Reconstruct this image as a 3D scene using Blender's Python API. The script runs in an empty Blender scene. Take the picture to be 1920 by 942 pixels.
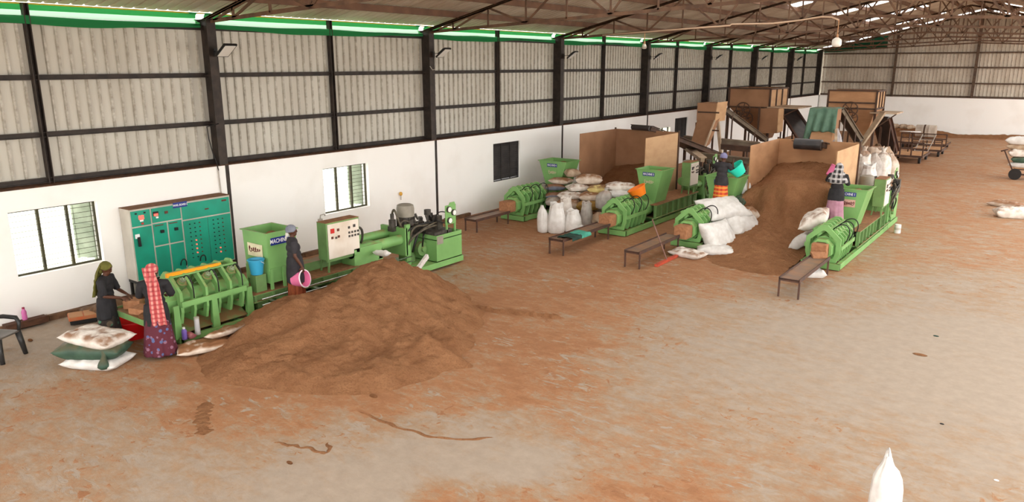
import bpy, bmesh, math, random
import numpy as np
from mathutils import Vector, Matrix, Euler
from mathutils import noise as mnoise

SC = bpy.context.scene
COL = SC.collection
random.seed(7)
PI = math.pi

# ------------------------------------------------------------------ camera
CAM = Vector((15.695, 0.0, 4.9))
FPX, PITCH, YAW, ROLL = 1398.9, 0.2453, 0.6368, -0.0008
cd = bpy.data.cameras.new('camera')
cd.sensor_width = 36.0
cd.lens = FPX / 1920.0 * 36.0
cd.clip_end = 400
cam = bpy.data.objects.new('camera', cd)
cam.location = CAM
cam.rotation_euler = (Matrix.Rotation(YAW, 3, 'Z') @ Matrix.Rotation(PI / 2 - PITCH, 3, 'X') @ Matrix.Rotation(ROLL, 3, 'Z')).to_euler()
COL.objects.link(cam)
SC.camera = cam

# ------------------------------------------------------------------ sky light and exposure
w = bpy.data.worlds.new('overcast_sky')
SC.world = w
w.use_nodes = True
bg = w.node_tree.nodes['Background']
bg.inputs[0].default_value = (1.0, 0.985, 0.96, 1)
bg.inputs[1].default_value = 1.0
SC.view_settings.view_transform = 'Standard'
SC.view_settings.look = 'None'
SC.view_settings.exposure = 2.28
SC.view_settings.gamma = 1.0
SC.view_settings.use_curve_mapping = False
SC.cycles.max_bounces = 10
SC.cycles.diffuse_bounces = 6
SC.cycles.transparent_max_bounces = 12
SC.cycles.use_denoising = True
SC.cycles.sample_clamp_indirect = 6

# ------------------------------------------------------------------ photo pixel -> world
_f = Vector((-math.sin(YAW) * math.cos(PITCH), math.cos(YAW) * math.cos(PITCH), -math.sin(PITCH)))
_r = Vector((math.cos(YAW), math.sin(YAW), 0))
_u = _r.cross(_f)
_c, _s = math.cos(ROLL), math.sin(ROLL)
_r, _u = _c * _r + _s * _u, -_s * _r + _c * _u
def ray(px, py):
    return _f + _r * ((px - 960) / FPX) + _u * ((471 - py) / FPX)
def G(px, py, z=0.0):
    d = ray(px, py); return CAM + d * ((z - CAM.z) / d.z)
def AY(px, py, Y):
    d = ray(px, py); return CAM + d * (Y / d.y)
def AX(px, py, X):
    d = ray(px, py); return CAM + d * ((X - CAM.x) / d.x)

# ------------------------------------------------------------------ colours and materials
def lin(c):
    out = []
    for v in c:
        v = v / 255.0
        out.append(v / 12.92 if v <= 0.04045 else ((v + 0.055) / 1.055) ** 2.4)
    return tuple(out) + (1.0,)
MATS = {}
def mat(name, col, rough=0.6, col2=None, scale=4.0, detail=4.0, lo=0.35, hi=0.65, bump=0.0, bscale=30.0, metal=0.0, dust=0.0, dcol=(150, 104, 68), spec=0.35, stretch=None, dlo=0.35, dhi=0.6, dscale=5.0):
    """painted / cloth / steel surface: two tones mixed by noise, optional bump, optional coir dust settled on faces that look up"""
    if name in MATS: return MATS[name]
    m = bpy.data.materials.new(name); m.use_nodes = True
    nt = m.node_tree; N = nt.nodes; L = nt.links
    b = N['Principled BSDF']
    b.inputs['Roughness'].default_value = rough
    b.inputs['Metallic'].default_value = metal
    b.inputs['Specular IOR Level'].default_value = spec
    tc = N.new('ShaderNodeTexCoord')
    src = tc.outputs['Object']
    if stretch:
        mp = N.new('ShaderNodeMapping'); mp.inputs['Scale'].default_value = stretch
        L.new(src, mp.inputs['Vector']); src = mp.outputs['Vector']
    col = lin(col)
    out = None
    if col2 is not None:
        n = N.new('ShaderNodeTexNoise'); n.inputs['Scale'].default_value = scale; n.inputs['Detail'].default_value = detail
        L.new(src, n.inputs['Vector'])
        mr = N.new('ShaderNodeMapRange'); mr.inputs[1].default_value = lo; mr.inputs[2].default_value = hi
        L.new(n.outputs[0], mr.inputs[0])
        mx = N.new('ShaderNodeMix'); mx.data_type = 'RGBA'
        mx.inputs[6].default_value = col; mx.inputs[7].default_value = lin(col2)
        L.new(mr.outputs[0], mx.inputs[0]); out = mx.outputs[2]
    if dust > 0:
        ge = N.new('ShaderNodeNewGeometry'); sx = N.new('ShaderNodeSeparateXYZ'); L.new(ge.outputs['Normal'], sx.inputs[0])
        n2 = N.new('ShaderNodeTexNoise'); n2.inputs['Scale'].default_value = dscale; n2.inputs['Detail'].default_value = 6; L.new(tc.outputs['Object'], n2.inputs['Vector'])
        up = N.new('ShaderNodeMapRange'); up.inputs[1].default_value = 0.25; up.inputs[2].default_value = 0.9; L.new(sx.outputs[2], up.inputs[0])
        nm = N.new('ShaderNodeMapRange'); nm.inputs[1].default_value = dlo; nm.inputs[2].default_value = dhi; L.new(n2.outputs[0], nm.inputs[0])
        mu = N.new('ShaderNodeMath'); mu.operation = 'MULTIPLY'; L.new(up.outputs[0], mu.inputs[0]); L.new(nm.outputs[0], mu.inputs[1])
        mu2 = N.new('ShaderNodeMath'); mu2.operation = 'MULTIPLY'; mu2.inputs[1].default_value = dust; L.new(mu.outputs[0], mu2.inputs[0])
        mx = N.new('ShaderNodeMix'); mx.data_type = 'RGBA'
        if out is not None: L.new(out, mx.inputs[6])
        else: mx.inputs[6].default_value = col
        mx.inputs[7].default_value = lin(dcol); L.new(mu2.outputs[0], mx.inputs[0]); out = mx.outputs[2]
    if out is not None: L.new(out, b.inputs['Base Color'])
    else: b.inputs['Base Color'].default_value = col
    if bump > 0:
        n3 = N.new('ShaderNodeTexNoise'); n3.inputs['Scale'].default_value = bscale; n3.inputs['Detail'].default_value = 5; L.new(src, n3.inputs['Vector'])
        bp = N.new('ShaderNodeBump'); bp.inputs['Strength'].default_value = bump; bp.inputs['Distance'].default_value = 0.02
        L.new(n3.outputs[0], bp.inputs['Height']); L.new(bp.outputs[0], b.inputs['Normal'])
    MATS[name] = m
    return m
def emit(name, col, strength):
    if name in MATS: return MATS[name]
    m = bpy.data.materials.new(name); m.use_nodes = True
    b = m.node_tree.nodes['Principled BSDF']
    b.inputs['Base Color'].default_value = lin(col); b.inputs['Emission Color'].default_value = lin(col); b.inputs['Emission Strength'].default_value = strength
    MATS[name] = m
    return m
def sheer(name, col, transp, transl):
    """thin sheet that lets light through: diffuse + translucent + see-through holes"""
    m = bpy.data.materials.new(name); m.use_nodes = True
    nt = m.node_tree; N = nt.nodes; L = nt.links
    N.remove(N['Principled BSDF'])
    o = N['Material Output']
    d = N.new('ShaderNodeBsdfDiffuse'); t = N.new('ShaderNodeBsdfTranslucent'); tr = N.new('ShaderNodeBsdfTransparent')
    d.inputs[0].default_value = lin(col); t.inputs[0].default_value = lin(col)
    a = N.new('ShaderNodeMixShader'); a.inputs[0].default_value = transl; L.new(d.outputs[0], a.inputs[1]); L.new(t.outputs[0], a.inputs[2])
    b = N.new('ShaderNodeMixShader'); b.inputs[0].default_value = transp; L.new(a.outputs[0], b.inputs[1]); L.new(tr.outputs[0], b.inputs[2])
    L.new(b.outputs[0], o.inputs[0])
    MATS[name] = m
    return m

# ------------------------------------------------------------------ mesh building
class MB:
    def __init__(s): s.v = []; s.f = []
    def add(s, vs, fs):
        o = len(s.v); s.v += [tuple(p) for p in vs]; s.f += [tuple(i + o for i in q) for q in fs]; return s
    def box(s, c, d, rz=0.0, M=None):
        c = Vector(c); R = M if M is not None else Matrix.Rotation(rz, 3, 'Z')
        vs = [c + R @ Vector((x * d[0] / 2, y * d[1] / 2, z * d[2] / 2)) for x in (-1, 1) for y in (-1, 1) for z in (-1, 1)]
        return s.add(vs, [(0, 1, 3, 2), (4, 6, 7, 5), (0, 4, 5, 1), (2, 3, 7, 6), (0, 2, 6, 4), (1, 5, 7, 3)])
    def bb(s, x0, x1, y0, y1, z0, z1):
        return s.box(((x0 + x1) / 2, (y0 + y1) / 2, (z0 + z1) / 2), (abs(x1 - x0), abs(y1 - y0), abs(z1 - z0)))
    def beam(s, a, b, w, h, up=(0, 0, 1)):
        a = Vector(a); b = Vector(b); y = (b - a); l = y.length
        if l < 1e-6: return s
        y.normalize(); u = Vector(up)
        if abs(u.dot(y)) > 0.98: u = Vector((1, 0, 0))
        x = y.cross(u).normalized(); z = x.cross(y)
        M = Matrix((x, y, z)).transposed()
        return s.box((a + b) / 2, (w, l, h), M=M)
    def cyl(s, a, b, r0, r1=None, n=14, caps=True):
        a = Vector(a); b = Vector(b); r1 = r0 if r1 is None else r1
        d = (b - a).normalized(); x = d.orthogonal().normalized(); y = d.cross(x)
        vs = []
        for p, r in ((a, r0), (b, r1)):
            for i in range(n):
                t = 2 * PI * i / n; vs.append(p + (x * math.cos(t) + y * math.sin(t)) * r)
        fs = [(i, (i + 1) % n, n + (i + 1) % n, n + i) for i in range(n)]
        if caps: fs += [tuple(range(n - 1, -1, -1)), tuple(range(n, 2 * n))]
        return s.add(vs, fs)
    def tube(s, pts, r, n=8, caps=True):
        pts = [Vector(p) for p in pts]; rings = []
        x = None
        for i, p in enumerate(pts):
            d = (pts[min(i + 1, len(pts) - 1)] - pts[max(i - 1, 0)])
            if d.length < 1e-9: d = Vector((0, 0, 1))
            d.normalize()
            x = d.orthogonal().normalized() if x is None else (x - d * x.dot(d))
            if x.length < 1e-6: x = d.orthogonal()
            x.normalize(); y = d.cross(x)
            rr = r[i] if isinstance(r, (list, tuple)) else r
            rings.append([p + (x * math.cos(2 * PI * k / n) + y * math.sin(2 * PI * k / n)) * rr for k in range(n)])
        vs = [q for g in rings for q in g]; fs = []
        for i in range(len(rings) - 1):
            for k in range(n):
                fs.append((i * n + k, i * n + (k + 1) % n, (i + 1) * n + (k + 1) % n, (i + 1) * n + k))
        if caps: fs += [tuple(range(n - 1, -1, -1)), tuple(range((len(rings) - 1) * n, len(rings) * n))]
        return s.add(vs, fs)
    def prism(s, poly, axis, a, b):
        """closed 2-D outline swept along an axis ('x','y','z') from a to b"""
        def P(u, v, t):
            return {'x': (t, u, v), 'y': (u, t, v), 'z': (u, v, t)}[axis]
        n = len(poly)
        vs = [P(u, v, a) for u, v in poly] + [P(u, v, b) for u, v in poly]
        fs = [(i, (i + 1) % n, n + (i + 1) % n, n + i) for i in range(n)] + [tuple(range(n - 1, -1, -1)), tuple(range(n, 2 * n))]
        return s.add(vs, fs)
    def ring(s, outer, inner, axis, a, b):
        """frame between two outlines of equal length"""
        def P(u, v, t):
            return {'x': (t, u, v), 'y': (u, t, v), 'z': (u, v, t)}[axis]
        n = len(outer)
        vs = [P(u, v, a) for u, v in outer] + [P(u, v, a) for u, v in inner] + [P(u, v, b) for u, v in outer] + [P(u, v, b) for u, v in inner]
        fs = []
        for i in range(n):
            j = (i + 1) % n
            fs += [(i, j, n + j, n + i), (2 * n + i, 3 * n + i, 3 * n + j, 2 * n + j), (i, 2 * n + i, 2 * n + j, j), (n + i, n + j, 3 * n + j, 3 * n + i)]
        return s.add(vs, fs)
    def lathe(s, prof, c=(0, 0, 0), n=24, M=None, close=False):
        c = Vector(c); vs = []; fs = []
        for r, z in prof:
            for k in range(n):
                t = 2 * PI * k / n; p = Vector((r * math.cos(t), r * math.sin(t), z))
                vs.append(c + (M @ p if M is not None else p))
        for i in range(len(prof) - 1):
            for k in range(n):
                fs.append((i * n + k, i * n + (k + 1) % n, (i + 1) * n + (k + 1) % n, (i + 1) * n + k))
        if prof[0][0] > 1e-6 and close: fs.append(tuple(range(n - 1, -1, -1)))
        if prof[-1][0] > 1e-6 and close: fs.append(tuple(range((len(prof) - 1) * n, len(prof) * n)))
        return s.add(vs, fs)
    def ell(s, c, r, n=14, m=10, M=None):
        c = Vector(c); vs = []; fs = []
        for i in range(m + 1):
            a = -PI / 2 + PI * i / m
            for k in range(n):
                t = 2 * PI * k / n
                p = Vector((r[0] * math.cos(a) * math.cos(t), r[1] * math.cos(a) * math.sin(t), r[2] * math.sin(a)))
                vs.append(c + (M @ p if M is not None else p))
        for i in range(m):
            for k in range(n):
                fs.append((i * n + k, i * n + (k + 1) % n, (i + 1) * n + (k + 1) % n, (i + 1) * n + k))
        return s.add(vs, fs)
    def grid(s, nu, nv, fn, flip=False):
        vs = [fn(i / (nu - 1), j / (nv - 1)) for i in range(nu) for j in range(nv)]
        fs = []
        for i in range(nu - 1):
            for j in range(nv - 1):
                q = (i * nv + j, (i + 1) * nv + j, (i + 1) * nv + j + 1, i * nv + j + 1)
                fs.append(q[::-1] if flip else q)
        return s.add(vs, fs)
    def build(s, name, m, parent=None, smooth=False, solid=0.0, bevel=0.0, auto=False):
        me = bpy.data.meshes.new(name); me.from_pydata(s.v, [], s.f); me.update()
        bm = bmesh.new(); bm.from_mesh(me)
        bmesh.ops.remove_doubles(bm, verts=bm.verts, dist=1e-5)
        bmesh.ops.recalc_face_normals(bm, faces=bm.faces)
        bm.to_mesh(me); bm.free()
        if smooth:
            for p in me.polygons: p.use_smooth = True
            if auto and hasattr(me, 'set_sharp_from_angle'): me.set_sharp_from_angle(angle=math.radians(38))
        me.materials.append(m)
        o = bpy.data.objects.new(name, me); COL.objects.link(o)
        if parent is not None: o.parent = parent
        if solid:
            md = o.modifiers.new('thickness', 'SOLIDIFY'); md.thickness = solid; md.offset = 0
        if bevel:
            md = o.modifiers.new('edge', 'BEVEL'); md.width = bevel; md.segments = 2; md.limit_method = 'ANGLE'
        return o

def tag(o, label=None, cat=None, group=None, kind=None):
    if label: o['label'] = label
    if cat: o['category'] = cat
    if group: o['group'] = group
    if kind: o['kind'] = kind
    return o
def thing(name, label, cat, loc=(0, 0, 0), rz=0.0, group=None):
    o = bpy.data.objects.new(name, None); COL.objects.link(o)
    o.empty_display_size = 0.1
    o.location = loc; o.rotation_euler = (0, 0, rz)
    return tag(o, label, cat, group)
def struct(o):
    o['kind'] = 'structure'; return o
def text(body, size, m, parent, loc, rot, name='lettering', ext=0.002, shear=0.0, sx=1.0):
    c = bpy.data.curves.new(name, 'FONT'); c.body = body; c.size = size; c.extrude = ext; c.align_x = 'CENTER'; c.align_y = 'CENTER'; c.shear = shear
    c.offset = size * 0.012
    t = bpy.data.objects.new('tmp', c); COL.objects.link(t)
    dg = bpy.context.evaluated_depsgraph_get()
    me = bpy.data.meshes.new_from_object(t.evaluated_get(dg)); bpy.data.objects.remove(t); bpy.data.curves.remove(c)
    me.materials.clear(); me.materials.append(m); me.name = name
    o = bpy.data.objects.new(name, me); COL.objects.link(o)
    o.location = loc; o.rotation_euler = rot; o.scale = (sx, 1, 1)
    if parent is not None: o.parent = parent
    return o
def fuse(mb, name, m, parent=None, voxel=0.008, smooth=3, wrinkle=0.0, wscale=9.0):
    """one continuous skin over overlapping shapes"""
    me = bpy.data.meshes.new('tmp'); me.from_pydata(mb.v, [], mb.f); me.update()
    bm = bmesh.new(); bm.from_mesh(me); bmesh.ops.recalc_face_normals(bm, faces=bm.faces); bm.to_mesh(me); bm.free()
    t = bpy.data.objects.new('tmp', me); COL.objects.link(t)
    r = t.modifiers.new('r', 'REMESH'); r.mode = 'VOXEL'; r.voxel_size = voxel
    if smooth:
        q = t.modifiers.new('s', 'SMOOTH'); q.iterations = smooth; q.factor = 0.5
    dg = bpy.context.evaluated_depsgraph_get()
    res = bpy.data.meshes.new_from_object(t.evaluated_get(dg)); bpy.data.objects.remove(t); bpy.data.meshes.remove(me)
    if wrinkle:
        for vtx in res.vertices:
            p = vtx.co
            k = mnoise.noise(Vector((p.x * wscale, p.y * wscale, p.z * wscale * 0.55)))
            k += 0.5 * mnoise.noise(Vector((p.x * wscale * 2.3, p.y * wscale * 2.3, p.z * wscale)))
            vtx.co = p + vtx.normal * (wrinkle * k)
    for p in res.polygons: p.use_smooth = True
    res.materials.clear(); res.materials.append(m); res.name = name
    o = bpy.data.objects.new(name, res); COL.objects.link(o)
    if parent is not None: o.parent = parent
    return o
def bez(p0, p1, p2, p3, n=12):
    p0, p1, p2, p3 = map(Vector, (p0, p1, p2, p3)); out = []
    for i in range(n + 1):
        t = i / n; out.append(p0 * (1 - t) ** 3 + p1 * 3 * t * (1 - t) ** 2 + p2 * 3 * t * t * (1 - t) + p3 * t ** 3)
    return out
def copytree(o, parent=None):
    c = o.copy(); COL.objects.link(c)
    if parent is not None: c.parent = parent
    for ch in list(o.children): copytree(ch, c)
    return c
ORD = ['first', 'second', 'third', 'fourth', 'fifth', 'sixth', 'seventh', 'eighth', 'ninth']
# =================================================================== THE SHED
B = 7.234
YC = [9.954 + B * n for n in range(-2, 8)]          # column lines, the last one is the back wall corner
YB = 60.6
HW = 2.62
M_white = mat('lime_wash', (249, 248, 244), 0.85, (232, 228, 220), 0.7, 6, 0.5, 0.95, bump=0.05)
M_dirtyled = mat('ledge_dust', (112, 74, 50), 0.95, (70, 50, 38), 9, 5)
M_steel = mat('dark_steel', (44, 38, 34), 0.6, (62, 52, 46), 5, 4)
M_truss = mat('truss_steel', (112, 84, 64), 0.7, (84, 62, 48), 4, 4, dust=0.7, dcol=(150, 108, 76), dlo=0.2, dhi=0.5)
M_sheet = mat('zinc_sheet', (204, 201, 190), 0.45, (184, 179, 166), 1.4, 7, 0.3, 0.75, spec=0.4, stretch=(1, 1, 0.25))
def rib_shade_grime(m, axis, pitch, col):
    """shade of the ribs painted into the sheet colour as broken streaks, plus scattered dirt specks"""
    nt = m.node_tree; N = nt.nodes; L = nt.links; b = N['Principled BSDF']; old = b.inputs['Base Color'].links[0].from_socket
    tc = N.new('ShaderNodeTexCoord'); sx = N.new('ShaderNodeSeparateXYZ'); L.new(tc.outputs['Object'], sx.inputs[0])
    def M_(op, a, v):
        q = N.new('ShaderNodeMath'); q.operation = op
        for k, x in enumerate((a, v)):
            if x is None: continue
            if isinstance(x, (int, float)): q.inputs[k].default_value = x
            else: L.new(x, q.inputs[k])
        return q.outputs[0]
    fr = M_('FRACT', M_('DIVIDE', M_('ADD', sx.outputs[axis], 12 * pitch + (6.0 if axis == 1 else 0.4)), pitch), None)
    near = N.new('ShaderNodeMapRange'); near.interpolation_type = 'SMOOTHSTEP'; near.inputs[1].default_value = .70; near.inputs[2].default_value = .80; L.new(fr, near.inputs[0])  # rib mask that carries the painted shade
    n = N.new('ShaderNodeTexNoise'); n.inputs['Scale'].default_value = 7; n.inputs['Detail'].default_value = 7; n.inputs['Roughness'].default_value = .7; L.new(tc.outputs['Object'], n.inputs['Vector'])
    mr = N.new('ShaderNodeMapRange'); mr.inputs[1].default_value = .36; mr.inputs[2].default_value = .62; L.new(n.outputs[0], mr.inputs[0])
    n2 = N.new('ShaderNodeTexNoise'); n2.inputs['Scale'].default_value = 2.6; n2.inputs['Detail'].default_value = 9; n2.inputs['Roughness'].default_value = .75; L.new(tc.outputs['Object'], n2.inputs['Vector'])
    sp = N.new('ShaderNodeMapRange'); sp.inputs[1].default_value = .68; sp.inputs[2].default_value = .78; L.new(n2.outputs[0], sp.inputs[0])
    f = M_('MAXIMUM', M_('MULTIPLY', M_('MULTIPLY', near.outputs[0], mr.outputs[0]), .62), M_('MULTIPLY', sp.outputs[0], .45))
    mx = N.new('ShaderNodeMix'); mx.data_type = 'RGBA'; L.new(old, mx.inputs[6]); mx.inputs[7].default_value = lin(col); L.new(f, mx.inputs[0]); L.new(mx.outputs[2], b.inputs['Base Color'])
rib_shade_grime(M_sheet, 1, .226, (116, 104, 86))
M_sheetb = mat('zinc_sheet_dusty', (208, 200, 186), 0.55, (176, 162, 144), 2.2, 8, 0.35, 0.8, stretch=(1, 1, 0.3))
rib_shade_grime(M_sheetb, 0, .226, (110, 88, 66))
M_roof = mat('roof_sheet', (205, 196, 182), 0.6, (172, 156, 138), 0.8, 6)
M_purlin = mat('purlin_steel', (96, 70, 56), 0.7, (116, 86, 66), 3, 4)

# ---- floor with the coir dust trodden over it (dust amount is a property of the ground, from spots walked off the photo)
DUST = [ # px, py, dust 0..1
 (20,660,.28),(70,690,.35),(130,590,.3),(60,640,.15),(100,640,.12),(100,760,.55),(30,800,.5),(200,800,.45),(120,900,.5),(300,740,.75),(300,850,.42),(200,720,.6),(250,650,.7),
 (380,760,.85),(480,770,.8),(560,790,.8),(640,800,.5),(640,840,.35),(700,760,.85),(520,840,.45),(480,900,.25),(380,900,.35),(560,930,.12),(620,880,.15),(760,850,.12),(700,910,.05),(900,930,.35),(860,870,.05),(960,890,.05),(830,935,.75),(900,928,.6),(980,938,.85),(1050,938,.8),(1150,935,.9),(1250,925,.85),(700,938,.1),
 (1000,860,.12),(860,760,.8),(800,790,.42),(900,790,.38),(980,800,.45),(940,740,.95),(1050,720,.85),(1000,660,1),(1100,640,.92),(1080,780,.6),(900,830,.15),(1050,920,.2),
 (950,560,1),(880,520,.6),(930,470,.75),(1000,500,1),(900,430,1),(1060,520,.8),(1100,560,1),(1150,590,.85),(1200,560,.85),(1180,620,.6),(1150,680,.5),(1250,610,.3),(1230,570,.55),
 (1200,530,.9),(1300,520,1),(1250,490,.95),(1330,540,.6),(1380,500,1),(1420,540,.5),(1300,580,.4),(1400,580,.3),(1500,620,.2),(1350,650,.25),(1450,700,.2),(1250,680,.32),(1180,740,.42),
 (1250,800,.6),(1150,820,.55),(1300,880,.65),(1200,900,.65),(1400,880,.6),(1500,900,.5),(1400,800,.4),(1350,740,.35),(1550,800,.38),(1600,720,.18),(1700,680,.1),(1650,620,.12),(1800,620,.12),
 (1750,760,.15),(1850,740,.05),(1900,650,.15),(1800,820,.3),(1880,860,.25),(1780,920,.42),(1650,860,.42),(1900,930,.35),
 (1560,560,.4),(1650,540,.32),(1750,540,.35),(1850,540,.4),(1620,480,.6),(1680,460,.66),(1750,470,.62),(1850,460,.68),(1780,400,.74),(1700,400,.76),(1850,350,.74),(1900,420,.70),(1800,300,.74),(1850,270,.72),(1700,340,.8),
 (1450,480,1.15),(1400,450,1.25),(1480,400,1.3),(1350,480,1.1),(1420,490,1.15),(1130,460,1.1),(1250,440,1.1),(900,410,1.1),(1600,300,1.1),(1500,300,1.1),(1400,300,1.1),(1100,380,1.15),(620,745,1.0),(440,720,.95),(400,640,1.0),(330,690,.8),(1760,262,.8),(1880,262,1)]
dp = np.array([[*G(a, b)[:2], c] for a, b, c in DUST])
def dust_at(X, Yv):
    num = np.zeros_like(X); den = np.zeros_like(X)
    dcam = np.hypot(X - CAM.x, Yv - CAM.y)
    for x, y, c in dp:
        s = 0.055 * math.hypot(x - CAM.x, y - CAM.y)
        wgt = 1.0 / (((X - x) ** 2 + (Yv - y) ** 2) / s ** 2 + 0.25) ** 2
        num += wgt * c; den += wgt
    return num / den
fx = np.linspace(-0.45, 20.6, 170); fy = np.concatenate([np.linspace(-6, 22, 240), np.linspace(22.2, 60.9, 150)])
FXg, FYg = np.meshgrid(fx, fy, indexing='ij')
dustv = dust_at(FXg, FYg)
mb = MB()
nx, ny = len(fx), len(fy)
mb.v = [(float(FXg[i, j]), float(FYg[i, j]), 0.0) for i in range(nx) for j in range(ny)]
mb.f = [(i * ny + j, (i + 1) * ny + j, (i + 1) * ny + j + 1, i * ny + j + 1) for i in range(nx - 1) for j in range(ny - 1)]
fm = bpy.data.materials.new('dusty_concrete'); fm.use_nodes = True
nt = fm.node_tree; N = nt.nodes; L = nt.links; pb = N['Principled BSDF']; pb.inputs['Roughness'].default_value = 0.8; pb.inputs['Specular IOR Level'].default_value = 0.3
at = N.new('ShaderNodeAttribute'); at.attribute_name = 'coir_dust'
tc = N.new('ShaderNodeTexCoord')
def nz(scale, det, rot=None, sc=None, rough=0.6, dist=0.0):
    n = N.new('ShaderNodeTexNoise'); n.inputs['Scale'].default_value = scale; n.inputs['Detail'].default_value = det; n.inputs['Roughness'].default_value = rough; n.inputs['Distortion'].default_value = dist
    if sc or rot:
        mp = N.new('ShaderNodeMapping'); mp.inputs['Scale'].default_value = sc or (1, 1, 1); mp.inputs['Rotation'].default_value = (0, 0, rot or 0)
        L.new(tc.outputs['Object'], mp.inputs['Vector']); L.new(mp.outputs['Vector'], n.inputs['Vector'])
    else: L.new(tc.outputs['Object'], n.inputs['Vector'])
    return n.outputs[0]
def mth(op, a, b=None, clamp=False):
    n = N.new('ShaderNodeMath'); n.operation = op; n.use_clamp = clamp
    for k, v in enumerate((a, b)):
        if v is None: continue
        if isinstance(v, (int, float)): n.inputs[k].default_value = v
        else: L.new(v, n.inputs[k])
    return n.outputs[0]
big = nz(0.9, 8, rough=0.65); swe = nz(1.0, 8, rot=0.5, sc=(2.4, 4.6, 1), rough=0.7, dist=0.6); swe2 = nz(1.0, 7, rot=-0.7, sc=(2.0, 4.2, 1), rough=0.7, dist=0.4); fine = nz(15, 7, rough=0.75)
var = mth('ADD', mth('MULTIPLY', mth('SUBTRACT', big, 0.5), 0.9), mth('ADD', mth('MULTIPLY', mth('SUBTRACT', swe, 0.5), 1.5), mth('MULTIPLY', mth('SUBTRACT', swe2, 0.5), 1.1)))
var = mth('MULTIPLY', mth('ADD', var, mth('MULTIPLY', mth('SUBTRACT', fine, 0.5), 1.0)), mth('ADD', mth('MULTIPLY', at.outputs['Fac'], 1.0), 0.30))
amt = mth('ADD', at.outputs['Fac'], mth('MULTIPLY', var, 1.05))
def ramp01(x, a, b_):
    q = N.new('ShaderNodeMapRange'); q.interpolation_type = 'SMOOTHSTEP'; q.inputs[1].default_value = a; q.inputs[2].default_value = b_; L.new(x, q.inputs[0]); return q.outputs[0]
scuff = mth('MULTIPLY', ramp01(nz(1.0, 6, rot=0.6, sc=(2.6, 6.5, 1), rough=.62, dist=1.2), .56, .66), ramp01(nz(.55, 3), .42, .58))
clump = mth('MULTIPLY', ramp01(nz(5.5, 5, rough=.6, dist=.8), .58, .68), ramp01(nz(.5, 3, rot=1.1), .45, .6))
mid = mth('MULTIPLY', ramp01(at.outputs['Fac'], .2, .5), mth('SUBTRACT', 1.0, ramp01(at.outputs['Fac'], .95, 1.2)))
amt = mth('SUBTRACT', amt, mth('MULTIPLY', mth('MULTIPLY', scuff, mid), .75))
amt = mth('ADD', amt, mth('MULTIPLY', mth('MULTIPLY', clump, mth('ADD', mid, .15)), .7))
mr = N.new('ShaderNodeMapRange'); mr.interpolation_type = 'SMOOTHSTEP'; mr.inputs[1].default_value = 0.10; mr.inputs[2].default_value = 1.3; L.new(amt, mr.inputs[0])
cr = N.new('ShaderNodeValToRGB'); L.new(mr.outputs[0], cr.inputs[0])
e = cr.color_ramp.elements
e[0].position = 0.0; e[0].color = lin((167, 152, 136)); e[1].position = 1.0; e[1].color = lin((156, 109, 75))
k = e.new(0.25); k.color = lin((164, 138, 112)); k = e.new(0.68); k.color = lin((166, 120, 84))
tone = N.new('ShaderNodeMix'); tone.data_type = 'RGBA'; tone.blend_type = 'MULTIPLY'; tone.inputs[0].default_value = 1
tr = N.new('ShaderNodeMapRange'); tr.inputs[1].default_value = 0.3; tr.inputs[2].default_value = 0.7; tr.inputs[3].default_value = 0.86; tr.inputs[4].default_value = 1.06; L.new(nz(5, 8, rough=0.7), tr.inputs[0])
L.new(cr.outputs[0], tone.inputs[6]); L.new(tr.outputs[0], tone.inputs[7]); L.new(tone.outputs[2], pb.inputs['Base Color'])
bp = N.new('ShaderNodeBump'); bp.inputs['Strength'].default_value = 0.5; bp.inputs['Distance'].default_value = 0.02; L.new(amt, bp.inputs['Height']); L.new(bp.outputs[0], pb.inputs['Normal'])
floor = struct(mb.build('floor', fm))
att = floor.data.attributes.new('coir_dust', 'FLOAT', 'POINT')
co = np.zeros(len(floor.data.vertices) * 3); floor.data.vertices.foreach_get('co', co); co = co.reshape(-1, 3)
att.data.foreach_set('value', dust_at(co[:, 0], co[:, 1]).astype(np.float32))

# ---- masonry below, with the window openings
WIN = [(5.40, 7.01, 0.95, 2.215), (12.82, 14.42, 0.99, 2.22), (20.15, 21.70, 0.945, 2.265), (33.02, 34.26, 0.95, 1.935), (34.78, 36.30, 0.95, 2.30)]
mb = MB(); y = -6.0
for a, b_, z0, z1 in WIN:
    mb.bb(-0.3, 0, y, a, 0, HW); mb.bb(-0.3, 0, a, b_, 0, z0); mb.bb(-0.3, 0, a, b_, z1, HW); y = b_
mb.bb(-0.3, 0, y, YB + 0.3, 0, HW)
struct(mb.build('wall_left', M_white))
struct(MB().bb(0.0, 20.4, YB, YB + 0.3, 0, HW).build('wall_back', M_white))
struct(MB().bb(-0.42, 0.012, -6, YB, HW, HW + 0.02).build('trim_1', M_dirtyled))
struct(MB().bb(0.0, 20.4, YB - 0.012, YB + 0.4, HW, HW + 0.02).build('trim_2', M_dirtyled))
M_curb = mat('curb_dust', (124, 92, 68), 0.95, (88, 66, 50), 6, 5, bump=0.3)
mb = MB()
for i in range(40):
    y0 = -6 + i * 0.62
    mb.bb(0.0, 0.10 + 0.03 * mnoise.noise(Vector((i * 0.7, 3, 1))), y0, y0 + 0.62, 0, 0.11 + 0.02 * mnoise.noise(Vector((i * 0.9, 1, 5))))
struct(mb.build('baseboard_left', M_curb))

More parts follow.
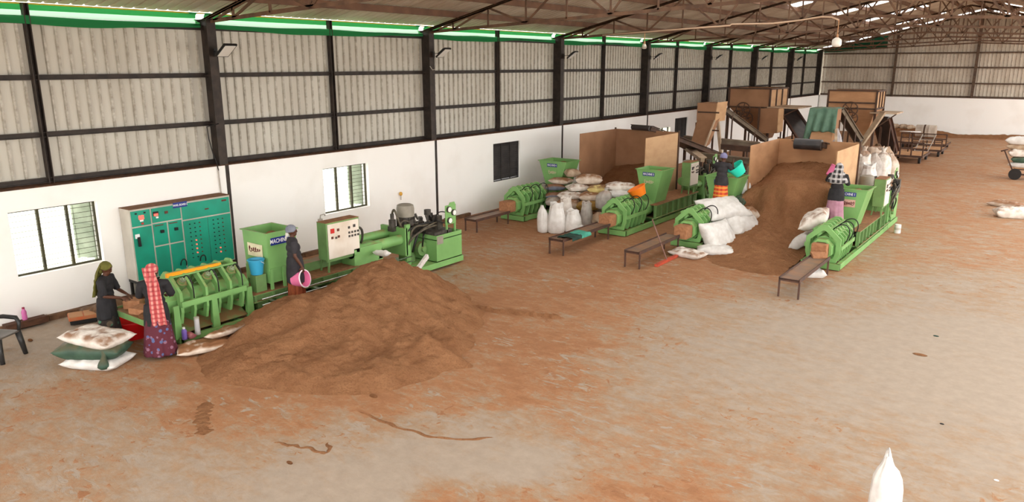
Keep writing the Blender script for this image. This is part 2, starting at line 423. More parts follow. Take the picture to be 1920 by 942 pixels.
# ---- ribbed cladding above the masonry
def ribbed(u0, u1, pitch, prof):
    """list of (u, depth) stations of a trapezoid-ribbed sheet"""
    out = []; u = u0
    while u < u1:
        out += [(u, 0), (u + pitch - 0.055, 0), (u + pitch - 0.047, prof), (u + pitch - 0.008, prof)]; u += pitch
    return [(min(a, u1), b) for a, b in out]
st = ribbed(-6, YB, 0.226, 0.045)
mb = MB(); mb.v = []
for u, d in st: mb.v += [(-0.40 + d, u, HW - 0.02), (-0.40 + d, u, 5.77)]
mb.f = [(2 * i, 2 * i + 2, 2 * i + 3, 2 * i + 1) for i in range(len(st) - 1)]
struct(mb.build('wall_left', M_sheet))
def roofz(x): return 6.13 + 0.235 * (x if x < 10 else 20 - x)
st = [s for s in ribbed(-0.4, 20.4, 0.226, 0.045)]
mb = MB()
for u, d in st: mb.v += [(u, YB + 0.42 - d, HW - 0.02), (u, YB + 0.42 - d, roofz(u) - 0.05)]
mb.f = [(2 * i, 2 * i + 1, 2 * i + 3, 2 * i + 2) for i in range(len(st) - 1)]
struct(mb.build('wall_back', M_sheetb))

# ---- frame: columns, mullions, girts
def hcol(Y):
    m = MB()
    m.bb(-0.025, 0.0, Y - 0.11, Y + 0.11, HW, 5.86); m.bb(-0.43, -0.405, Y - 0.11, Y + 0.11, HW, 5.86); m.bb(-0.41, -0.02, Y - 0.012, Y + 0.012, HW, 5.86)
    m.bb(-0.02, 0.014, Y + 0.02, Y + 0.11, 0, HW)
    m.bb(-0.45, 0.06, Y - 0.13, Y + 0.13, 5.86, 5.88)
    for z in (3.58, 4.66): m.bb(-0.40, -0.03, Y - 0.10, Y + 0.10, z - 0.01, z + 0.01)
    return struct(m.build('steel_column', M_steel))
for Y in YC: hcol(min(Y, YB - 0.13))
for n in range(len(YC) - 1):
    Y = YC[n] + B / 2
    m = MB().bb(-0.36, -0.24, Y - 0.05, Y - 0.035, HW, 6.02).bb(-0.36, -0.24, Y + 0.035, Y + 0.05, HW, 6.02).bb(-0.36, -0.345, Y - 0.05, Y + 0.05, HW, 6.02)
    struct(m.build('steel_mullion', M_steel))
for k, z in enumerate((2.70, 3.58, 4.665, 5.70)):
    m = MB().bb(-0.352, -0.285, -6, YB, z + 0.035, z + 0.05).bb(-0.352, -0.338, -6, YB, z - 0.05, z + 0.05).bb(-0.352, -0.285, -6, YB, z - 0.05, z - 0.035)
    struct(m.build('wall_girt', M_steel))
M_backsteel = mat('dusty_steel', (74, 58, 48), 0.8, (98, 78, 62), 8, 5)
for z in (2.70, 3.60, 4.665, 5.65):
    struct(MB().bb(0, 20.4, YB + 0.28, YB + 0.36, z - 0.05, z + 0.05).build('wall_girt', M_backsteel))
for x in (4.99, 10.0, 15.0):
    struct(MB().bb(x - 0.09, x + 0.09, YB + 0.12, YB + 0.14, HW, roofz(x) - 0.15).bb(x - 0.012, x + 0.012, YB + 0.14, YB + 0.3, HW, roofz(x) - 0.15).build('steel_column', M_backsteel))

# ---- roof trusses
PX = [0.85 + 1.3 * i for i in range(8)]
PX = PX + [20 - x for x in PX[::-1]][1:]
def tz(x): return 5.93 + 0.235 * (x if x < 10 else 20 - x)
def bz(x): return 5.84 + 0.044 * (x if x < 10 else 20 - x)
def truss(Y):
    m = MB(); U = (0, 1, 0)
    def ang(a, b, s):
        a = Vector((a[0], Y, a[1])); b = Vector((b[0], Y, b[1]))
        m.beam(a + Vector((0, 0.0, 0)), b, s, 0.012, U); m.beam(a + Vector((0, 0.03, 0)), b + Vector((0, 0.03, 0)), 0.012, s * 0.9, U)
    for x0, x1 in ((-0.35, 10), (10, 20.35)):
        ang((x0, tz(x0)), (x1, tz(x1)), 0.09); ang((x0, tz(x0) + 0.0), (x1, tz(x1)), 0.07)
    ang((0, bz(0)), (10, bz(10)), 0.085); ang((10, bz(10)), (20, bz(20)), 0.085)
    ang((0, 5.86), (0, 5.98), 0.07)
    for x in PX: ang((x, bz(x)), (x, tz(x)), 0.05)
    ang((0.1, bz(0.1)), (PX[1], tz(PX[1])), 0.06)
    for i in range(len(PX) - 1):
        a, b = PX[i], PX[i + 1]
        if a < 9.9:
            if i % 2 == 0: ang((a, bz(a)), (b, tz(b)), 0.06) if i else ang((a, bz(a)), (b, tz(b)), 0.06)
            else: ang((a, tz(a)), (b, bz(b)), 0.06)
        else:
            j = len(PX) - 2 - i
            if j % 2 == 0: ang((b, bz(b)), (a, tz(a)), 0.06)
            else: ang((b, tz(b)), (a, bz(a)), 0.06)
    return struct(m.build('roof_truss', M_truss))
for Y in YC[1:-1]: truss(Y)
truss(YB - 0.2)
PURX = [1.05, 2.4, 3.8, 5.2, 6.6, 8.0, 9.45]
for x in PURX + [20 - x for x in PURX]:
    z = tz(x) + 0.115
    struct(MB().bb(x - 0.035, x + 0.035, -6, YB, z - 0.085, z + 0.085).build('purlin', M_purlin))
# ---- roof sheets, with gaps where the clear skylight sheets lie
SKY_Y = [YC[n] + B * 0.5 - 0.35 for n in range(0, len(YC) - 1)]
NEAR_FILL_Y = [YC[n] + B * f for n in range(0, 5) for f in (0.2, 0.8)]        # added unseen clear sheets over the near bays, for more light from above
FAR_FILL_Y = [YC[n] + B * f for n in range(4, 9) for f in (0.12, 0.86)]          # added unseen clear sheets on the right slope, to brighten the far end
SKY_L = (4.9, 8.3); SKY_R = (11.7, 17.5)  # right-slope sheets extended out of view to let in more light
st = ribbed(-7, YB + 0.4, 0.25, 0.03)
mb = MB()
def inskyl(u): return any(abs(u - s) < (0.62 if s > 30 else 0.42) for s in SKY_Y + NEAR_FILL_Y)
def slope(xa, xb, lo, hi):
    for i in range(len(st) - 1):
        (u0, d0), (u1, d1) = st[i], st[i + 1]
        if u1 - u0 < 1e-6: continue
        um = (u0 + u1) / 2
        segs = [(xa, xb)] if not inskyl(um) else [(xa, lo), (hi, xb)]
        if xa == 10.0 and any(abs(um - s) < .5 for s in FAR_FILL_Y): segs = [(xa, 14.2), (19.2, xb)]
        for a, b_ in segs:
            o = len(mb.v)
            mb.v += [(a, u0, roofz(a) + d0 + 0.02), (b_, u0, roofz(b_) + d0 + 0.02), (b_, u1, roofz(b_) + d1 + 0.02), (a, u1, roofz(a) + d1 + 0.02)]
            mb.f.append((o, o + 1, o + 2, o + 3))
slope(-0.45, 10.0, *SKY_L); slope(10.0, 20.45, *SKY_R)
struct(mb.build('ceiling', M_roof))
struct(MB().cyl((-0.40, -6, 6.02), (-0.40, YB, 6.02), 0.016, n=6).build('eave_rope', mat('yellow_rope', (206, 176, 60), 0.6)))
M_sky = sheer('clear_roof_sheet', (250, 247, 240), 0.7, 0.9)
for s in SKY_Y + NEAR_FILL_Y:  # regular bay skylights, and the unseen near ones added for light
    for lo, hi in (SKY_L, SKY_R):
        hw_ = .66 if s > 30 else .46
        m = MB(); m.v = [(lo - .05, s - hw_, roofz(lo - .05) + .055), (hi + .05, s - hw_, roofz(hi + .05) + .055), (hi + .05, s + hw_, roofz(hi + .05) + .055), (lo - .05, s + hw_, roofz(lo - .05) + .055)]; m.f = [(0, 1, 2, 3)]
        struct(m.build('skylight_window', M_sky))

for s in FAR_FILL_Y:
    m = MB(); m.v = [(14.15, s - .53, roofz(14.15) + .055), (19.25, s - .53, roofz(19.25) + .055), (19.25, s + .53, roofz(19.25) + .055), (14.15, s + .53, roofz(14.15) + .055)]; m.f = [(0, 1, 2, 3)]
    struct(m.build('skylight_window', M_sky))  # unseen sheet added to bring more light to the far bays

# ---- window bars, shutters and louvres
M_bar = mat('window_bar', (52, 50, 34), 0.6, (70, 66, 40), 6, 3)
M_shut = mat('shutter_paint', (150, 160, 140), 0.5, (120, 132, 112), 3, 3)
M_louv = mat('louvre', (58, 54, 52), 0.5, (44, 40, 40), 5, 3)
def barwin(i, W, nb, verts, shutter):
    y0, y1, z0, z1 = W
    m = MB(); X = -0.14
    m.ring([(y0, z0), (y1, z0), (y1, z1), (y0, z1)], [(y0 + .035, z0 + .035), (y1 - .035, z0 + .035), (y1 - .035, z1 - .035), (y0 + .035, z1 - .035)], 'x', X - .025, X + .025)
    root = struct(m.build('window_%d' % i, M_bar))
    for v in verts: struct(MB().bb(X - .03, X + .03, y0 + (y1 - y0) * v - .025, y0 + (y1 - y0) * v + .025, z0, z1).build('mullion', M_bar, root))
    b = MB()
    for k in range(1, nb): z = z0 + (z1 - z0) * k / nb; b.cyl((X + .02, y0, z), (X + .02, y1, z), 0.005, n=6)
    struct(b.build('bars', M_bar, root))
    if shutter:
        w_, fy_ = shutter
        s = MB(); p = Vector((-0.3, y0 + (y1 - y0) * fy_, 0)); M = Matrix.Rotation(math.radians(-62), 3, 'Z')
        c = p + M @ Vector((0, -w_ / 2, 0))
        s.box((c.x, c.y, (z0 + z1) / 2), (0.02, w_, z1 - z0 - .06), M=M)
        for t in (0.0, 1.0): q = p + M @ Vector((0, -w_ * t, 0)); s.box((q.x, q.y, (z0 + z1) / 2), (0.04, 0.04, z1 - z0), M=M)
        q = p + M @ Vector((0.02, -w_ / 2, 0)); s.box((q.x, q.y, (z0 + z1) / 2 + .1), (0.03, w_, 0.03), M=M)
        struct(s.build('shutter', M_shut, root))
    return root
barwin(1, WIN[0], 12, (0.335, 0.665), (0.40, 0.985)); barwin(2, WIN[1], 12, (0.335, 0.665), (0.36, 0.985)); barwin(4, WIN[3], 8, (0.5,), None)
def louvre(i, W):
    y0, y1, z0, z1 = W
    m = MB().ring([(y0, z0), (y1, z0), (y1, z1), (y0, z1)], [(y0 + .04, z0 + .04), (y1 - .04, z0 + .04), (y1 - .04, z1 - .04), (y0 + .04, z1 - .04)], 'x', -.14, -.06)
    root = struct(m.build('window_%d' % i, M_louv))
    s = MB(); n = 16
    for k in range(n):
        z = z0 + .05 + (z1 - z0 - .1) * (k + .5) / n
        s.box((-.10, (y0 + y1) / 2, z), (.012, y1 - y0 - .06, .085), M=Matrix.Rotation(math.radians(-28), 3, 'Y'))
    struct(s.build('slats', M_louv, root))
    v = MB()
    for t in (.335, .665): v.bb(-.08, -.05, y0 + (y1 - y0) * t - .015, y0 + (y1 - y0) * t + .015, z0, z1)
    struct(v.build('mullion', M_louv, root))
louvre(3, WIN[2]); louvre(5, WIN[4])

# ---- ground outside the left wall
M_out = mat('pale_ground_outside', (226, 224, 214), 0.9, (206, 214, 180), 0.4, 5)
struct(MB().bb(-30, -0.45, -20, 75, -0.25, -0.2).build('ground_outside', M_out))
struct(MB().bb(20.6, 60, -40, 75, -0.25, -0.05).bb(-0.45, 20.6, -40, -6, -0.25, -0.05).build('yard_ground', mat('yard_ground', (205, 190, 170), 0.9, (186, 160, 130), 0.5, 5)))
# =================================================================== THINGS ON THE SHED
M_net = sheer('green_shade_net', (96, 184, 112), 0.12, 0.5)
M_net2 = sheer('green_shade_net_doubled', (58, 150, 92), 0.02, 0.45)
M_netd = sheer('dark_shade_net', (30, 92, 66), 0.12, 0.4)
BAYN = ['bay nearest the left edge', 'bay between the second and third columns', 'bay between the third and fourth columns', 'bay between the fourth and fifth columns', 'bay between the fifth and sixth columns', 'bay between the sixth and seventh columns', 'last bay before the corner']
for n in range(1, 9):
    y0, y1 = YC[n] + 0.10, YC[n + 1] - 0.10
    prof = [(-0.268, 5.665), (-0.272, 5.79), (-0.46, 5.83), (-0.53, 5.90), (-0.52, 5.97), (-0.44, 6.03)]
    def fn(u, v, n=n, y0=y0, y1=y1):
        t = v * (len(prof) - 1); i = min(int(t), len(prof) - 2); f = t - i
        x = prof[i][0] * (1 - f) + prof[i + 1][0] * f; z = prof[i][1] * (1 - f) + prof[i + 1][1] * f
        k = mnoise.noise(Vector((u * 5 + n * 3.1, v * 2, n)))
        sag = 0.045 * math.sin(u * PI * 2 + n) if v < 0.1 else 0
        edge = min(u, 1 - u)
        x += 0.02 * k + (0.10 * (1 - edge / 0.06) if edge < 0.06 and v > 0.2 else 0)
        return (min(x, -0.258), y0 + (y1 - y0) * u, z + (0.03 * k + sag if v < 0.3 else 0.0))
    nb_ = 'in the bay cut by the left edge of the photo' if n == 1 else 'right after the %s dark wall column from the left' % ORD[n - 2]
    nt_ = tag(MB().grid(60, 16, fn).build('shade_net', M_net, smooth=True), 'green eave net strip ' + nb_, 'net', 'green eave nets of the left wall')
    MB().grid(60, 5, lambda u, v: (lambda p: (p[0] + .012, p[1], p[2]))(fn(u, v * .19))).build('hem', M_net2, nt_, smooth=True)
    MB().grid(60, 7, lambda u, v: (lambda p: (p[0] + .012, p[1], p[2]))(fn(u, .62 + v * .38))).build('top_fold', M_net2, nt_, smooth=True)
def fnb(u, v):
    x = 0.02 + 4.3 * u
    top = roofz(x) - 0.12; bot = 5.72 + 0.30 * u + 0.03 * mnoise.noise(Vector((u * 6, 0, 0)))
    return (x, YB + 0.22 + 0.02 * mnoise.noise(Vector((u * 7, v * 3, 2))), bot + (top - bot) * v)
tag(MB().grid(40, 10, fnb).build('shade_net', M_netd, smooth=True), 'dark green net hung under the roof in the far corner on the end wall', 'net')

M_black = mat('black_paint', (28, 27, 27), 0.45)
M_lens = mat('lamp_lens', (232, 230, 224), 0.25, spec=0.6)
M_cable = mat('cable_grey', (176, 168, 158), 0.5)
M_cblack = mat('cable_black', (30, 28, 27), 0.5)
FL_PX = [(405, 97), (826, 101), (1071, 103), (1233, 106), (1350, 108), (1432, 105), (1497, 112)]
FL_Z = [5.19, 5.22, 5.22, 5.23, 5.24, 5.25, 5.25]
for i in range(7):
    Y = YC[i + 2]
    t = thing('floodlight', 'black framed floodlight on the %s dark wall column counted from the left' % ORD[i], 'floodlight', (0.03, Y + 0.02, FL_Z[i]), math.radians(8 + 2.5 * i), 'floodlights on the wall columns')
    M = Matrix.Rotation(math.radians(-38), 3, 'Y')
    c = Vector((0.36, 0.0, 0.02))
    h = MB().box(c, (0.42, 0.36, 0.045), M=M).box(c + M @ Vector((0, 0, 0.04)), (0.26, 0.24, 0.05), M=M)
    h.build('housing', M_black, t, bevel=0.008)
    MB().box(c + M @ Vector((0, 0, -0.026)), (0.35, 0.29, 0.012), M=M).build('lens', M_lens, t)
    b = MB().bb(0.012, 0.03, -0.05, 0.05, -0.12, 0.06)
    for s in (-1, 1): b.beam((0.01, s * 0.04, 0.0), (0.30, s * 0.185, 0.0), 0.025, 0.012)
    b.build('bracket', M_black, t)
def string(name, pts, r, m, label, cat='cable'):
    return tag(MB().tube(pts, r, 6).build(name, m, smooth=True), label, cat)
Y0 = YC[2]
string('cable', [AX(530 - 120 + 0, 232, 0.03)] + [AX(a, b, 0.04) for a, b in ((388, 238), (392, 262), (400, 290), (406, 305), (410, 320))], 0.012, M_cblack, 'thin black cable hanging beside the first dark column from the left')
string('conduit', [AX(a, b, 0.03) for a, b in ((408, 312), (411, 335), (414, 358), (417, 372))], 0.016, M_cable, 'pale grey conduit running down the white wall to the teal cabinet')
string('cable', [(0.03, YC[3] + 0.12, 5.1), (0.05, YC[3] + 0.13, 4.95), (0.06, YC[3] + 0.06, 4.76), (0.06, YC[3] - 0.06, 4.74), (0.03, YC[3] - 0.13, 4.85)], 0.012, M_cable, 'loop of grey cable under the floodlight on the second dark column')
# hanging bulbs and the sagging conduit on the third truss
M_bulb = mat('bulb_glass', (246, 242, 232), 0.25, spec=0.6)
M_tan = mat('tan_dust', (196, 150, 112), 0.8)
def bulb(px, top, bot, label, rad):
    p = AY(px, top, YC[4]); q = AY(px - 1, bot, YC[4]); H = p.z - q.z
    t = thing('pendant_lamp', label, 'lamp', p, 0, 'bulbs hanging from the trusses')
    MB().cyl((0, 0, 0), (0, 0, -H * 0.55), 0.014, n=6).build('cord', M_tan, t)
    hb = H * 0.55
    MB().lathe([(0.0, -hb + .03), (0.03, -hb + .02), (0.035, -hb - 0.07), (0.05, -hb - .08)], n=12).build('lamp_holder', M_tan, t, smooth=True)
    MB().lathe([(0.045, -hb - .07), (rad * .9, -hb - .13), (rad, -hb - .2), (rad, -H + 0.06), (rad * .8, -H + 0.01), (0.0, -H)], n=18).build('bulb', M_bulb, t, smooth=True)
bulb(1209, 62, 92, 'small white bulb hanging from a thin cord, left of the two', 0.085)
bulb(1573, 38, 88, 'larger white bulb hanging on a tan cord, right of the two', 0.14)
pts = [AY(a, b, YC[4]) for a, b in ((1130, 66), (1210, 60), (1300, 53), (1369, 48), (1372, 45.5), (1450, 44), (1500, 38), (1540, 31.5), (1560, 32), (1573, 38))]
string('conduit', pts, 0.028, mat('conduit_pale', (214, 186, 160), 0.6), 'pale sagging conduit slung along the roof truss to the bulb', 'conduit')
# socket on the wall
t = thing('wall_socket', 'small grey switch box with a pipe on the white wall between the windows', 'switch', AX(599, 412, 0.0))
MB().bb(0, .06, -.06, .06, -.1, .02).build('box', M_cable, t); MB().tube([(0.03, 0, .02), (0.03, 0.02, .12), (.03, .15, .13), (.03, .17, .08)], .014).build('pipe', M_cable, t, smooth=True)
t = thing('wall_lamp', 'tiny yellow lamp on a thin stem against the white wall above the press', 'lamp', AX(752, 375, 0.06))
MB().cyl((0, 0, 0), (0, 0, .12), .012, n=6).build('stem', M_cable, t); MB().ell((0, 0, .18), (.05, .05, .06)).build('bulb', mat('amber', (214, 160, 60), .4), t, smooth=True)

# =================================================================== TEAL CONTROL CABINET
M_teal = mat('teal_enamel', (26, 156, 128), 0.4, (30, 140, 114), 2, 4)
M_cab = mat('cabinet_grey', (196, 190, 178), 0.5, (176, 170, 158), 2, 4)
M_cabtop = mat('cabinet_dust', (128, 90, 62), 0.95, (104, 74, 52), 12, 5)
M_blue = mat('sign_blue', (34, 48, 130), 0.4)
M_wh = mat('sign_white', (240, 240, 240), 0.5)
M_red = mat('red_plastic', (190, 40, 34), 0.4)
M_redlit = emit('red_lamp_lit', (255, 60, 50), 0.9)
M_brown = mat('brown_plastic', (96, 50, 36), 0.5)
CY0, CY1, CZ0, CZ1, CX = 7.42, 9.74, 0.47, 2.0, 0.44
W_, H_ = CY1 - CY0, CZ1 - CZ0
cab = thing('control_cabinet', 'teal and grey electrical control cabinet standing against the white wall', 'cabinet', (0, CY0, 0))
MB().bb(0.02, CX - .012, 0, W_, CZ0, CZ1).build('body', M_cab, cab, bevel=.006)
MB().bb(0.02, CX, 0, W_, CZ1, CZ1 + .012).build('top_dust', M_cabtop, cab)
MB().bb(0.02, CX - .02, 0.02, W_ - .02, 0.40, CZ0).build('plinth', M_black, cab)
for yy in (0.05, W_ - .05):
    for xx in (.06, CX - .06): MB().bb(xx - .025, xx + .025, yy - .025, yy + .025, 0, .41).build('leg', M_black, cab)
def cp(u0, u1, v0, v1, name='panel'):
    return MB().bb(CX - .014, CX + .004, u0 * W_, u1 * W_, CZ1 - v1 * H_, CZ1 - v0 * H_).build(name, M_teal, cab, bevel=.004)
def cq(u, v): return (CX + .006, u * W_, CZ1 - v * H_)
pA = cp(.012, .185, .025, .235); pB = cp(.012, .185, .255, .985, 'door'); pC = cp(.2, .475, .025, .225); pD = cp(.2, .33, .245, .55, 'door'); pE = cp(.345, .475, .245, .55, 'door')
pF = cp(.2, .33, .57, .985, 'door'); pG = cp(.345, .475, .57, .985, 'door'); pH = cp(.49, .988, .025, .255); pI = cp(.49, .737, .275, .985, 'door'); pJ = cp(.741, .988, .275, .985, 'door')
def rect(name, u, v, du, dv, m, par, d=.012):
    p = cq(u, v); return MB().bb(p[0] - .004, p[0] + d, p[1] - du * W_ / 2, p[1] + du * W_ / 2, p[2] - dv * H_ / 2, p[2] + dv * H_ / 2).build(name, m, par)
rect('meter', .10, .12, .045, .055, M_redlit, pA); rect('meter_base', .10, .165, .03, .02, M_wh, pA); rect('push_button', .105, .205, .02, .025, M_red, pA)
for u in (.055, .135): rect('switch', u, .06, .016, .022, M_black, pA)
rect('meter', .235, .10, .05, .06, M_black, pC); rect('digit_window', .235, .115, .04, .03, M_redlit, pC, .014); rect('tally', .245, .155, .022, .022, M_wh, pC); rect('push_button', .335, .105, .03, .035, M_brown, pC)
rect('switch_plate', .045, .37, .04, .06, M_wh, pB); p = cq(.05, .40); MB().beam((p[0] + .03, p[1], p[2] + .03), (p[0] + .03, p[1] + .01, p[2] - .17), .05, .03).build('lever', M_black, pB)
for par, u in ((pD, .275), (pE, .41)):
    rect('rotary_switch', u, .36, .03, .04, M_black, par, .04)
    rect('name_strip', u - .02, .27, .08, .012, M_brown, par, .008)
rect('name_plate', .93, .065, .05, .025, M_brown, pH, .008); rect('name_plate', .74, .15, .04, .018, M_brown, pH, .008)
for par, u0, litset in ((pI, .55, {(1, 4), (1, 5), (1, 6), (1, 7)}), (pJ, .795, {(1, 7), (1, 8)})):
    for c in range(3):
        for r in range(9):
            q = cq(u0 + c * .05, .33 + r * .062 - 0.0); mm = M_black if c == 0 else (M_redlit if (c, r) in litset else (M_black if c == 1 else M_brown))
            MB().cyl(q, (q[0] + .02, q[1], q[2]), .013, n=8).build('push_button', mm, par)
for u in (.09, .42, .62):
    q = cq(u, .9); MB().tube(bez(q, (q[0] + .12, q[1] - .06, q[2] + .2), (q[0] + .12, q[1] + .1, q[2] + .2), (q[0] + .02, q[1] + .12, q[2] - .02)), .012, 6).build('cable_loop', M_cblack, cab, smooth=True)
p = cq(.475, .03)
sg = MB().bb(p[0], p[0] + .012, p[1] - .16, p[1] + .16, p[2] - .055, p[2] + .06).build('sign_plate', M_blue, cab)
text('PANEL BOARD 2', .062, M_wh, sg, (p[0] + .0125, p[1], p[2]), (PI / 2, 0, PI / 2), sx=.72)

# =================================================================== BRIQUETTE PRESSES
GD = (146, 104, 70)
M_g = mat('press_green', (128, 178, 106), 0.45, (110, 156, 90), 1.6, 6, 0.35, 0.75, dust=0.55, dcol=GD, dlo=.42, dhi=.62)
M_gd = mat('press_green_dusty', (116, 156, 94), 0.6, (104, 134, 82), 3, 6, dust=0.9, dcol=GD, dlo=.25, dhi=.5)
M_bedtop = mat('coir_film', (150, 106, 72), 0.95, (122, 86, 58), 10, 6, bump=.3, bscale=60)
M_chrome = mat('bright_rod', (190, 196, 190), 0.25, metal=0.8)
M_coir = None
M_iron = mat('greasy_iron', (52, 48, 44), 0.5, (84, 78, 70), 14, 5)
M_motor = mat('motor_grey', (150, 144, 130), 0.5, (132, 126, 114), 4, 4)
M_hose = mat('hydraulic_hose', (72, 66, 54), 0.5, (104, 96, 80), 12, 4)
M_panelw = mat('panel_cream', (226, 216, 202), 0.45, (196, 176, 150), 1.6, 6, .45, .8)
M_sticker = mat('sticker', (226, 220, 186), 0.5, (206, 198, 160), 5, 4)
M_stickr = mat('sticker_pink', (214, 178, 164), 0.5, (196, 150, 130), 5, 4)
M_ink = mat('maroon_ink', (104, 40, 44), 0.5)
M_face = mat('gauge_face', (236, 236, 230), 0.3)
def squiggle(par, c, w_, h, m, seedv, y=-1):
    """hand-lettered word on a sticker: one looping pen stroke"""
    rnd = random.Random(seedv); pts = []
    n = 46
    for i in range(n):
        t = i / (n - 1); a = t * 2 * PI * 5.5
        amp = h * (0.5 if t < .2 else 0.28 + 0.12 * math.sin(t * 9 + seedv))
        pts.append((c[0] - w_ / 2 + w_ * t + .18 * h * math.cos(a), c[1], c[2] + amp * math.sin(a) * .8))
    MB().tube(pts, h * .05, 5).build('script_lettering', m, par, smooth=True)
def press(label, x, y, num, L=7.2, boxy=4.4, legs=False, hopw=.45, hopd=.85, sticker='plain', cat='machine', boxx=.42, full=True):
    root = thing('coir_press', label, cat, (x, y, 0), 0, 'green coir block presses')
    zo = 0.17 if legs else 0.0
    # base
    hb = 0.12 if legs else 0.17
    b = MB()
    for s in (-1, 1): b.bb(s * .41 - .05, s * .41 + .05, -.12, L, 0.02, hb)
    for yy in np.arange(0.0, L, 1.15): b.bb(-.4, .4, yy - .04, yy + .04, .03, hb - .02)
    b.bb(-.46, .46, -.14, -.06, 0.02, hb)
    for yy in (0.1, L / 2, L - .2): b.bb(-.44, .44, yy - .06, yy + .06, 0, .03)
    b.build('base_frame', M_g, root, bevel=.006)
    if legs:
        for (xx, yy) in ((.40, -.12), (.42, .62), (.40, 1.38)):
            m = MB(); m.prism([(yy - .07, .1), (yy + .07, .1), (yy + .05, .72), (yy - .05, .72)], 'x', xx - .02, xx + .02); m.bb(xx - .16, xx - .02, yy - .012, yy + .012, .1, .66)
            m.build('leg', M_g, root)
            MB().prism([(yy - .07, .1), (yy + .07, .1), (yy + .05, .72), (yy - .05, .72)], 'x', -xx - .02, -xx + .02).build('leg', M_g, root)
        MB().prism([(-.36, .14), (.30, .14), (.34, .16), (-.05, .34), (-.36, .36)], 'y', .0, 1.35).build('drip_tray', M_gd, root)
    # clamp frames
    out = [(-.34, .17), (-.41, .40), (-.41, .76), (-.07, 1.09), (.07, 1.09), (.41, .76), (.41, .40), (.34, .17)]
    inn = [(-.25, .27), (-.30, .42), (-.30, .70), (-.035, .94), (.035, .94), (.30, .70), (.30, .42), (.25, .27)]
    sp = .25
    for i in range(6):
        yy = i * sp; th = .05 if i else .06
        MB().ring([(a, c + zo) for a, c in out], [(a, c + zo) for a, c in inn], 'y', yy - th / 2, yy + th / 2).build('clamp_frame', M_g, root, bevel=.006)
        if i < 5:
            ym = yy + sp / 2
            for s in ((-1, 1) if not legs or i % 2 == 0 else ()):
                c = Vector((s * .235, ym, .90 + zo)); d = Vector((s * .70, 0, .71))
                m = MB().cyl(c - d * .16, c + d * .03, .085, n=14).cyl(c + d * .03, c + d * .075, .058, n=12)
                m.box(c - d * .03, (.14, sp - .06, .03), M=Matrix.Rotation(s * math.radians(45), 3, 'Y'))
                q = m.build('clamp_cylinder', M_g if not legs else M_gd, root, smooth=True, auto=True)
                if legs and s > 0 and i % 2 == 0:
                    MB().cyl(c + d * .07, c + d * .11, .05, n=10).ell(c + d * .12, (.03, .03, .03), 8, 6).build('valve_cap', mat('valve_pale', (150, 166, 130), .4, (110, 120, 96), 20, 3), q, smooth=True, auto=True)
    for s in (-1, 1):
        MB().bb(s * .425 - .018, s * .425 + .018, -.02, 5 * sp + .06, .50 + zo, .60 + zo).build('side_rail', M_g, root)
        MB().bb(s * .14 - .03, s * .14 + .03, -.02, 5 * sp + .06, 1.00 + zo, 1.025 + zo).build('tie_bar', M_g, root)
    for i in (0, 2, 4) if legs else ():
        y0 = i * sp + sp / 2
        MB().tube(bez((.32, y0, .98 + zo), (.36, y0 + .02, 1.14 + zo), (.48, y0 + .1, 1.04 + zo), (.44, y0 + .1, .62 + zo), 12), .012, 6).build('hose', M_cblack, root, smooth=True)
    for i in (0, 2, 4) if not legs else ():
        y0 = i * sp * .9 + .2
        MB().tube(bez((.16, y0, .97 + zo), (.42, y0 - .05, 1.28 + zo), (.66, y0 + .1, 1.0 + zo), (.43, y0 + .05, .62 + zo), 14), .014, 6).build('hose', M_cblack, root, smooth=True)
    # pressing chamber, collar
    ch = [(.255 * math.cos(PI / 8 + k * PI / 4), .5 + zo + .255 * math.sin(PI / 8 + k * PI / 4)) for k in range(8)]
    MB().prism(ch, 'y', .0, 1.5 if legs else 2.2).build('press_chamber', M_g, root, bevel=.015)
    sq = lambda r, zc: [(-r, zc - r), (r, zc - r), (r, zc + r), (-r, zc + r)]
    oc = [(a * 1.08, .5 + zo + (c - .5 - zo) * 1.08) for a, c in ch]; ic = []
    for a, c in oc: ic.append((max(-.185, min(.185, a)), .5 + zo + max(-.185, min(.185, c - .5 - zo))))
    MB().ring(oc, ic, 'y', -.20, .02).build('outlet_collar', M_g, root, bevel=.01)
    for i in range(5 if not legs else 0):
        ym = i * sp + sp / 2
        MB().prism([(.30 * math.cos(a), .5 + zo + .30 * math.sin(a)) for a in [k * PI / 6 for k in range(12)]], 'y', ym - .05, ym + .05).build('chamber_band', M_g, root)
    # hopper
    h0 = 1.87 if legs else 2.20; zt, zb = 1.68, .60 + zo * .3
    w0, w1 = hopw, .20
    m = MB(); t = .012
    def shell(o):
        return [(-w0 + o, h0 + o, zt), (w0 - o, h0 + o, zt), (w0 - o, h0 + hopd - o, zt), (-w0 + o, h0 + hopd - o, zt),
                (-w1 + o, h0 + .02 + o, zb), (w1 - o, h0 + .02 + o, zb), (w1 - o, h0 + hopd - .02 - o, zb), (-w1 + o, h0 + hopd - .02 - o, zb)]
    if legs:
        def shell(o):
            return [(-w0 + o, h0 + o, zt), (w0 - o, h0 + o, zt), (w0 - o, h0 + hopd - o, zt), (-w0 + o, h0 + hopd - o, zt),
                    (-.36 + o, h0 + .02 + o, zb), (.36 - o, h0 + .02 + o, zb), (.36 - o, h0 + hopd - .02 - o, zb), (-.36 + o, h0 + hopd - .02 - o, zb)]
    A = shell(0); Bq = shell(t)
    m.add(A + Bq, [(0, 1, 5, 4), (1, 2, 6, 5), (2, 3, 7, 6), (3, 0, 4, 7), (8, 9, 13, 12), (9, 10, 14, 13), (10, 11, 15, 14), (11, 8, 12, 15), (0, 1, 9, 8), (1, 2, 10, 9), (2, 3, 11, 10), (3, 0, 8, 11), (12, 13, 14, 15), (4, 5, 6, 7)])
